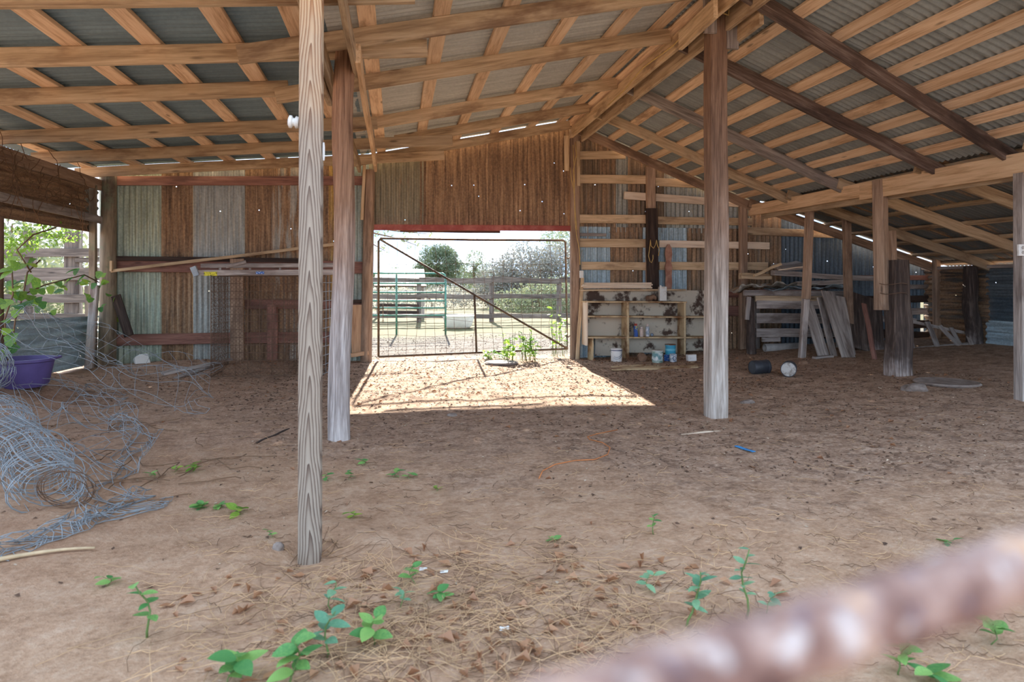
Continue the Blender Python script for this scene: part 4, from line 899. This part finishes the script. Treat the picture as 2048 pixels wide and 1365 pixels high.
tree('brush_clump', 'greenish thicket in front of the grey brush mound', 1075, 563, 25.5, 1.5, [(0, 0, .6, 1.0, .7, .7), (1.1, .2, .7, 1.0, .7, .75), (-1.0, .3, .4, .9, .6, .5)], M_brushg, .05, 4200, .03, 'brush')
tree('brush_clump', 'pale dead scrub under the oak behind the fence', 860, 563, 30, 1.0, [(0, 0, .5, 2.2, .8, .55), (-2.6, .3, .45, 1.8, .7, .5), (1.8, .2, .5, 1.2, .7, .5)], M_brush, .05, 4500, .03, 'brush')
tree('yard_tree', 'leafy tree top seen over the gate at its right', 1150, 563, 36, 5.0, [(0, 0, 3.4, 1.6, 1.4, .9), (1.6, 0, 3.0, 1.4, 1.2, 1.0), (-1.2, 0, 3.6, .9, .8, .5)], M_oak, .07, 3800, .14)
# overhanging branch
c = U(700, 455, 13.0); t = thing('overhanging_tree', 'leafy branch tips hanging in at the gateway top left', 'tree', (c.x - 1.2, 13.2, 0))
base = Vector((c.x - 1.2, 13.2, 0))
tubes('trunk', [[base + Vector((.15 * math.sin(i * .8), 0, i * .45)) for i in range(9)]], lambda s_: .13 - .06 * s_, M_twig, t, 8)
Lb = [[base + Vector((0, 0, 2.6)), U(690, 440, 13), U(745, 466, 13), U(800, 478, 13), U(835, 492, 12.9)], [base + Vector((0, 0, 2.9)), U(730, 452, 13.2), U(790, 462, 13.2), U(855, 468, 13.1)], [base + Vector((0, 0, 2.4)), U(730, 480, 13), U(770, 502, 12.9)], [base + Vector((0, 0, 3.3)), base + Vector((.9, -.1, 3.9)), base + Vector((2.0, 0, 4.2))]]
tubes('branches', Lb, lambda s_: .025 * (1 - .8 * s_), M_twig, t, 5)
bl = []
for q in Lb:
    for i in range(1, len(q)): p = q[i]; bl.append((p.x, p.y, p.z, .22, .2, .10)); m_ = q[i].lerp(q[i - 1], .5); bl.append((m_.x, m_.y, m_.z, .2, .2, .10))
bl += [(base.x + .2, base.y, 4.4, 1.5, 1.2, .7), (.1, 13.1, 3.1, .5, .4, .35), (.8, 13.1, 2.85, .5, .3, .22), (1.5, 13.2, 3.3, .6, .3, .25)]
leafcloud('foliage', bl, .045, 2600, M_oak, t, squash=.4)
# board fence at the far side of the yard
YF2 = 20.0
t = thing('board_fence', 'weathered three board fence across the yard', 'fence', U(960, 645, YF2))
for px in (838, 983, 1118, 1240, 690): a = U(px, 645, YF2); beam('post', (a.x, a.y, -.1), (a.x, a.y, 1.28), .13, .13, M_fence, t, up=(1, 0, 0), ch=.01)
for y, h in ((561, 11), (593, 9), (632, 9)):
    for x0, x1 in ((690, 838), (838, 983), (983, 1118), (1118, 1250)): board('rail', x0, y + ru(-1, 1), x1, y + 1 + ru(-1, 1), h, YF2 - .08, .03, M_fence, t, bow=.03)
board('rail', 755, 612, 838, 614, 10, YF2 - .1, .03, M_darkcrust, t); board('rail', 755, 626, 838, 627, 9, YF2 - .1, .03, M_darkcrust, t)
# green tube panel
YP = 15.5; t = thing('tube_panel', 'green tubular livestock panel in front of the board fence', 'panel', U(820, 640, YP))
for y in (547, 567, 585, 602, 616, 631): tubes('bar', [[U(700, y, YP), U(885 if y == 547 else 890, y, YP)]], .02, M_greenpipe, t, 8)
for x in (793, 891, 702): tubes('upright', [[U(x, 549 if x != 891 else 556, YP), Vector((U(x, 634, YP).x, YP, -.03))]], .022, M_greenpipe, t, 8)
tubes('corner_bend', [[U(884, 547, YP), U(888, 548.5, YP), U(890.5, 552, YP), U(891, 557, YP)]], .02, M_greenpipe, t, 8)
c = U(860, 552, 24); tag(beam('fallen_sheet', U(750, 555, 23), U(850, 556, 23), 2.0, .05, M_gatepipe, None, up=(0, -.3, 1)), 'pale low roof sheet glinting behind the green panel', 'metal sheet')
# its two props so that it stands
for x in (756, 846): a = U(x, 600, 23); tag(beam('roof_prop', (a.x, 23, -.05), (a.x, 23, 1.28), .1, .1, M_gray, None, up=(1, 0, 0)), ('left' if x < 800 else 'right') + ' prop under the pale low roof sheet', 'prop')
c = G(917, 657); tag(lathe('white_trough', [(.001, .0), (.26, 0), (.34, .06), (.40, .30), (.42, .31), (.42, .33), (.38, .33), (.32, .08), (.24, .04), (.001, .04)], M_whiteplastic, None, c, 26, cap=False), 'white round trough on the sunlit yard behind the gate', 'trough')
c = G(1003, 728); tag(lathe('stepping_slab', [(.001, 0), (.24, 0), (.25, .012), (.23, .03), (.001, .034)], M_stone, None, c, 20), 'flat pale round slab inside the gateway', 'slab')
# ------------------------------------------------------------------ left opening: corral fence and growth
t = thing('corral_fence', 'heavy plank corral fence seen through the left opening', 'fence', U(100, 650, 12.6))
for x, w in ((61, 17), (147, 28), (-20, 20)): a = U(x, 640, 12.6); beam('post', (a.x, a.y, -.1), U(x, 462, 12.6), .16, w * fwd(a) / FPX, M_fence, t, up=(1, 0, 0), ch=.015)
for x0, x1, y, h in ((45, 140, 470, 9), (-60, 200, 508, 17), (-60, 200, 551, 26), (-60, 175, 596, 17), (-60, 172, 633, 13), (150, 230, 520, 10)): board('plank', x0, y, x1, y + ru(-3, 3), h, 12.5, .04, M_fence, t, bow=.02)
a = U(184, 640, 11.4); o = beam('stub_post', (a.x, a.y, -.1), U(182, 572, 11.4), .12, .14, M_fence, None, up=(1, 0, 0)); tag(o, 'short post outside the left opening near the corner', 'post')
for k, (lab, x, Y, s_) in enumerate((('leafy shrub behind the corral fence at far left', -40, 16, 1.2), ('bright shrub behind the middle of the corral fence', 60, 17, .9), ('tall tree far behind the corral fence', 20, 40, 2.6))):
    tree('corral_shrub', lab, x, 563, Y, 2.2 * s_, [(0, 0, 1.3 * s_, 1.2 * s_, .9 * s_, 1.0 * s_), (.9 * s_, 0, .9 * s_, .8 * s_, .7 * s_, .6 * s_)], M_brushg, .06 * s_, 1500, .05 * s_, 'shrub', 'growth outside the left opening')
# ------------------------------------------------------------------ leaves and small plants
def leafmesh(name, lobes, L, Wd, mat, fold=.25, curl=.2):
    pts = []
    n = 9
    for i in range(n):
        s = i / (n - 1); w = Wd / 2 * math.sin(math.pi * s ** .8) ** .8 * (1 + lobes * math.sin(s * 9) * .18) if 0 < i < n - 1 else 0
        pts.append((s * L, w, -curl * L * s * s))
    vs = [(x, 0, z - fold * w * .5) for x, w, z in pts] + [(x, w, z + fold * w * .5) for x, w, z in pts] + [(x, -w, z + fold * w * .5) for x, w, z in pts]
    fs = []
    for i in range(n - 1): fs += [(i, i + 1, n + i + 1, n + i), (i + 1, i, 2 * n + i, 2 * n + i + 1)]
    me = bpy.data.meshes.new(name); me.from_pydata(vs, [], fs); me.materials.append(mat); me.shade_smooth(); return me
LM = {'g': leafmesh('leaf', 0, 1, .62, M_leaf), 'b': leafmesh('leaf', 0, 1, .5, M_leafblue), 'y': leafmesh('leaf', 0, 1, .6, M_weed), 'v': leafmesh('leaf', 1, 1, 1.0, M_vineleaf, .2, .35)}
def leaf(kind, p, az, el, s, parent, roll=0.0):
    o = bpy.data.objects.new('leaf', LM[kind])
    M = Matrix.Translation(p) @ Matrix.Rotation(az, 4, 'Z') @ Matrix.Rotation(-el, 4, 'Y') @ Matrix.Rotation(roll, 4, 'X') @ Matrix.Scale(s, 4)
    return link(o, parent, M)
def weed(label, px, py, h, kind, n, s, lean=0.0, nm='seedling', pairs=True):
    c = G(px, py); t = thing(nm, label, 'seedling', c, 'green seedlings on the dirt floor'); az = ru(0, 6.28)
    pts = [c + Vector((lean * h * (i / 6) ** 1.5 + .012 * math.sin(i + px), .01 * math.cos(i * 1.7), h * i / 6 - .01)) for i in range(7)]
    tubes('stem', [pts], lambda s_: max(.0012, .003 * (1 - .5 * s_) * min(1.6, h / .12)), M_stem, t, 5)
    for k in range(n):
        s_ = .35 + .65 * (k // 2 * 2 + 1) / n if pairs else .3 + .7 * k / max(1, n - 1); s_ = min(1, s_); i = min(5, int(s_ * 6)); p = pts[i].lerp(pts[i + 1], s_ * 6 - i)
        leaf(kind, p, az + k * 2.4 + ru(-.4, .4), ru(-.1, .55), s * ru(.7, 1.15), t, ru(-.4, .4))
    return t
W = [('three leafed seedling left of the square post, nearest the left edge', 218, 1172, .05, 'g', 5, .05), ('upright seedling with a long stem at lower left', 300, 1278, .20, 'g', 7, .055),
     ('pale broad leaved seedling left of the square post', 478, 1030, .05, 'y', 6, .07), ('small dark green creeping weed patch left of the post', 400, 1018, .035, 'g', 14, .05), ('small weed beside the dark creeping patch', 436, 1018, .035, 'g', 8, .045),
     ('tiny weed growing left of the square post foot', 540, 1076, .05, 'g', 5, .035), ('yellowish sprout just right of the square post', 702, 1036, .04, 'y', 5, .05), ('sprig with hanging leaves below the square post', 662, 1225, .12, 'b', 5, .06),
     ('grey green leafy plant low in the middle foreground', 648, 1318, .16, 'b', 8, .085), ('bright seedling right of the grey green plant', 742, 1292, .11, 'g', 8, .07), ('upright seedling by the dry straw, middle foreground', 824, 1170, .09, 'g', 6, .055),
     ('pale spindly seedling right of the bright one', 808, 1216, .09, 'b', 6, .045), ('spreading seedling on the straw, middle foreground', 878, 1200, .05, 'g', 6, .055), ('broad leaved plant cut by the bottom edge at left', 462, 1370, .10, 'g', 8, .085),
     ('taller broad leaved plant cut by the bottom edge', 588, 1376, .15, 'g', 11, .08), ('seedling by the log post, left one', 701, 960, .06, 'g', 5, .05), ('seedling at the middle floor, left of two', 794, 955, .05, 'g', 5, .055), ('seedling at the middle floor, right of two', 818, 958, .05, 'g', 4, .055),
     ('small sprout near the floor middle, in front of the log post', 728, 930, .05, 'g', 4, .05), ('sprout beside the right side of the square post', 655, 962, .06, 'g', 5, .045), ('yellow sprout alone on the litter floor', 872, 982, .035, 'y', 4, .045),
     ('seedlings among the wire at left, larger', 388, 944, .06, 'y', 8, .06), ('small seedling among the wire at left', 350, 945, .05, 'y', 5, .05), ('sprout at the left end of the dead twigs', 307, 955, .04, 'g', 4, .05),
     ('thin seedling on the open sand right of centre', 1310, 1070, .11, 'g', 6, .035), ('leafy seedling with tufted top right of centre', 1380, 1255, .20, 'b', 12, .06), ('tall spindly plant with blue green leaves', 1490, 1240, .26, 'b', 13, .05),
     ('small plant beside the tall spindly one', 1536, 1228, .09, 'b', 6, .045), ('two leafed sprout in the straw right of centre', 1296, 1182, .08, 'b', 6, .05), ('seedling on the right sand beyond the rusty rod', 1990, 1290, .10, 'g', 8, .06),
     ('ragged plant at the bottom right below the rod', 1800, 1352, .12, 'g', 8, .06), ('broad leaf plant at the bottom right edge', 1865, 1372, .06, 'g', 5, .09), ('tiny sprout in the middle of the sand', 1105, 1085, .04, 'g', 4, .04), ('fallen green sprig on the right floor', 1900, 1088, .03, 'g', 3, .06)]
for lab, x, y, h, kd, n, s in W: weed(lab, x, y, h, kd, n, s, ru(-.25, .25))
for k, (lab, x, y, sp, h, n, Y) in enumerate((('bushy yellow green weed at the foot of the gate', 1040, 722, .26, .46, 170, 0), ('tall thin weed by the right gate post', 1122, 715, .12, .85, 70, 0), ('low weed patch left of the bushy gate weed', 985, 716, .28, .14, 60, 0))):
    c = G(x, y); c.y = min(c.y, 10.35) if k != 1 else 10.62; c.z = 0; t = thing('gate_weed', lab, 'weed', c, 'weeds in the gateway'); st = []
    for i in range(n // 5):
        a = ru(0, 6.28); b = c + Vector((ru(-sp, sp), ru(-.08, .08), 0)); tip = b + Vector((ru(-.06, .06), ru(-.06, .06), h * ru(.5, 1.0))); st.append([b, b.lerp(tip, .5) + Vector((ru(-.02, .02), 0, 0)), tip])
        for q in range(5): leaf('y', b.lerp(tip, ru(.2, 1)), ru(0, 6.28), ru(-.2, .9), ru(.05, .10), t, ru(-.5, .5))
    tubes('stem', st, .004, M_stem, t, 4)['kind'] = 'stuff'
# vine with big leaves in the left opening
t = thing('grape_vine', 'broad leaved green vine climbing in the left opening', 'vine', UX(20, 740, -3.75)); st = []
for pts in (((18, 745), (25, 690), (30, 640), (45, 590), (60, 545), (75, 520)), ((18, 745), (12, 700), (15, 640), (22, 590), (30, 540)), ((45, 590), (90, 570), (130, 560), (165, 550), (195, 565)), ((60, 545), (40, 500), (60, 470), (110, 455))): st.append([UX(x, y, -3.75) + Vector((ru(-.03, .03), 0, 0)) for x, y in pts])
tubes('stem', st, .008, M_twig, t, 5)['kind'] = 'stuff'
for x, y, s in ((30, 545, .2), (50, 540, .18), (25, 570, .2), (48, 565, .2), (66, 560, .2), (35, 590, .22), (20, 605, .2), (52, 600, .2), (75, 580, .17), (64, 520, .14), (20, 520, .14), (150, 545, .17), (165, 555, .18), (178, 568, .18), (188, 575, .16), (145, 565, .13), (110, 578, .15), (122, 585, .13), (135, 575, .12), (25, 665, .2), (15, 700, .2), (30, 690, .17), (10, 725, .15), (205, 545, .14), (212, 565, .15), (207, 620, .1), (222, 600, .12), (178, 598, .14), (100, 630, .12), (85, 615, .14), (12, 640, .14), (70, 605, .15), (40, 620, .17), (240, 640, .1)):
    for q in range(2): leaf('v', UX(x + ru(-9, 9), y - 6 + ru(-9, 9), ru(-3.8, -3.66) if x < 195 else -3.8), ru(3.5, 5.9), ru(-1.1, .1), s * ru(.5, .8), t, ru(-.5, .5))
bl = [];
for x, y in ((30, 470), (70, 460), (110, 462), (20, 500), (140, 470), (90, 480), (45, 490)): p = UX(x, y, -4.15); bl.append((p.x, p.y, p.z, .12, .3, .12))
leafcloud('foliage', bl, .022, 700, M_vineleaf, t)
L = []
for k in range(46):
    p = Vector((-3.92, ru(7.4, 9.9), ru(2.1, 2.6))); a = ru(2.6, 5.2); pts = [p]
    for i in range(7): a += ru(-.6, .6); p = p + Vector((ru(-.015, .02), math.cos(a) * .07, math.sin(a) * .07)); p.x = max(p.x, -3.93); pts.append(p)
    L.append(pts)
tag(tubes('dead_vines', L, .004, M_twig, None, 4), 'brown dead vine stems clinging to the upper left sheets', 'vines', None, 'stuff')

# ------------------------------------------------------------------ litter
def strands(name, label, n, box, length, r, mat, cat, lift=.012, poly=None):
    L = []
    for k in range(n):
        x, y = poly() if poly else (ru(box[0], box[1]), ru(box[2], box[3])); p = G(x, y); a = ru(0, 6.28); l = ru(.4, 1) * length; pts = []; cv = ru(-.35, .35)
        for i in range(7):
            a += cv * .7 + ru(-.16, .16); p = p + Vector((math.cos(a), math.sin(a), 0)) * l / 6; pts.append(Vector((p.x, p.y, gz(p.x, p.y) + .003 + lift * rnd())))
        L.append(pts)
    o = tubes(name, L, r, mat, None, 3); return tag(o, label, cat, None, 'stuff')
def pband():
    while True:
        x, y = random.gauss(930, 310), random.gauss(1235, 110)
        if 300 < x < 1700 and 1040 < y < 1420 and y > 1080 + abs(x - 1000) * .12: return x, y
strands('dry_straw', 'long dry straw stems strewn over the near sand', 460, None, .42, .0011, M_straw, 'straw', .022, pband)
strands('dead_stems', 'thin brown dead stems matted among the near straw', 200, None, .3, .0011, M_twig, 'stems', .02, pband)
strands('straw_bits', 'short dry stalks scattered over the barn floor', 700, (350, 2040, 800, 1330), .16, .0012, M_straw, 'straw')
strands('twig_bits', 'dark twig bits scattered over the barn floor', 520, (420, 2040, 740, 1330), .13, .0015, M_twig, 'twigs')
def flakes(name, label, n, pick, s0, s1, mat, cat, curl=.5):
    vs, fs = [], []
    for k in range(n):
        c = pick(); s = ru(s0, s1); a = ru(0, 6.28); u = Vector((math.cos(a), math.sin(a), ru(-.3, .3))); v = Vector((-math.sin(a), math.cos(a), ru(-.3, .3))) * ru(.35, .8); b = len(vs); c = c + Vector((0, 0, s * .25))
        w = Vector((0, 0, s * curl * rnd())); vs += [c - u * s, c - u * s * .3 + v * s + w, c + u * s, c - u * s * .2 - v * s + w, c]; fs += [(b, b + 4, b + 1), (b + 1, b + 4, b + 2), (b + 2, b + 4, b + 3), (b + 3, b + 4, b)]
    return tag(worldmesh(name, vs, fs, mat, None), label, cat, None, 'stuff')
def gp(x0, x1, y0, y1):
    x, y = ru(x0, x1), y0 + (y1 - y0) * rnd() ** .7; return G(x, y)
M_chipd = simple('dark_litter', rgb(96, 72, 56), .95, 0, .35, 2); M_chipl = simple('pale_litter', rgb(196, 176, 152), .95, 0, .2, 2)
def floorpick():
    while True:
        p = Vector((ru(-3.6, 6.5), 2.6 + 7.6 * rnd(), 0)); k = .55 * p.y - 2.3 + .28 * p.x + 1.6 * noise.noise(Vector((p.x * .8, p.y * .8, 1)))
        if rnd() < min(1, max(.06, k)): p.z = gz(p.x, p.y); return p
flakes('dark_litter', 'dark crumbs of manure and leaf over the barn floor', 9000, floorpick, .005, .017, M_chipd, 'litter')
flakes('pale_litter', 'pale crumbs of leaf and chaff over the barn floor', 5000, floorpick, .004, .013, M_chipl, 'litter')
def leafpick(): return G(*pband())
flakes('fallen_leaves', 'curled brown dead leaves lying among the near straw', 230, leafpick, .014, .034, M_dryleaf, 'leaves', 1.0)
flakes('floor_leaves', 'brown leaf scraps scattered over the floor', 500, floorpick, .012, .03, M_dryleaf, 'leaves', .9)
flakes('yard_litter', 'leaf litter strewn over the sunny yard by the gate', 6000, lambda: (lambda x, y: Vector((x, y, gz(x, y))))(ru(-1.5, 4.5), ru(6.6, 15)), .008, .022, M_chipd, 'litter')
pts = [G(x, y) + Vector((0, 0, .008)) for x, y in ((1078, 960), (1085, 945), (1110, 932), (1150, 924), (1190, 922), (1215, 912), (1220, 898), (1205, 888), (1180, 882), (1175, 876), (1195, 870), (1235, 862))]
tag(tubes('orange_twine', [pts], .004, M_orange, None, 5), 'curled orange twine lying on the middle of the floor', 'twine')
a, b = G(1472, 895), G(1508, 907); tag(beam('blue_strip', a + Vector((0, 0, .008)), b + Vector((0, 0, .01)), .03, .004, M_blue, None, ch=.001), 'bright blue plastic strip on the right floor', 'plastic strip')
gplank('pale_stick', 'pale stick lying on the floor in front of the ridge post', (1362, 870), (1440, 862), .03, .012, M_paleboard)
gplank('dark_stick', 'dark stick lying on the floor before the log post', (512, 888), (578, 858), .02, .015, M_darkcrust)
for lab, x, y in (('white paper scrap on the sand right of the square post', 846, 1142), ('second white scrap on the sand, further right', 888, 1147), ('white scrap at the lower right of the straw', 1008, 1262)):
    c = G(x, y); tag(meshobj('paper_scrap', [(-.016, -.007, .004), (.015, -.009, .006), (.018, .006, .012), (0, .01, .008), (-.014, .008, .012)], [(0, 1, 2, 3, 4)], M_whiteplastic, None, Matrix.Translation(c)), lab, 'scrap', 'white scraps on the sand')
# ------------------------------------------------------------------ rusty rod close to the camera
def rodmat():
    m = NT('rusty_rod'); v = m.obj(); a = m.noise(m.map(v, (1, 1, 1)), 48, 4, .6); b = m.noise(v, 120, 3, .6); c = m.noise(m.map(v, (1, 1, 1), (3, 1, 0)), 85, 2, .5)
    col = m.ramp(a, [(.36, rgb(92, 64, 58)), (.47, rgb(144, 110, 96)), (.56, rgb(176, 148, 134)), (.66, rgb(210, 160, 108))])
    col = m.mix(m.math('MULTIPLY', m.step(c, .58, .7), .6), col, rgb(226, 220, 214)); col = m.mix(m.step(b, .6, .7), col, rgb(110, 98, 110))
    m.bsdf(Base_Color=col, Roughness=.8, Metallic=.1); m.bump(b, .6, .002); return m.m
M_rod = rodmat()
def at(x, y, d): return Vector((0, 0, CAMH)) + ray(x, y) * d
A, B = at(1180, 1420, .168), at(2120, 1108, .222)
d = (B - A).normalized(); A = A - d * .35; B = B + d * 1.3; L_ = (B - A).length; u = d.orthogonal().normalized(); w = d.cross(u); vs, fs = [], []
n, m_ = 26, 420
for i in range(m_ + 1):
    x = L_ * i / m_
    for k in range(n):
        an = 2 * math.pi * k / n; rr = .0098 + .0011 * max(0, math.sin(an * 2 + x * 2 * math.pi / .013 * .5)) ** 2
        vs.append(A + d * x + (u * math.cos(an) + w * math.sin(an)) * rr)
for i in range(m_):
    for k in range(n): q = (k + 1) % n; fs.append((i * n + k, i * n + q, i * n + n + q, i * n + n + k))
fs.append(tuple(range(n - 1, -1, -1))); fs.append(tuple(m_ * n + k for k in range(n)))
tag(worldmesh('rusty_rod', vs, fs, M_rod, None, True), 'out of focus rusty twisted iron rod across the near corner', 'iron rod')
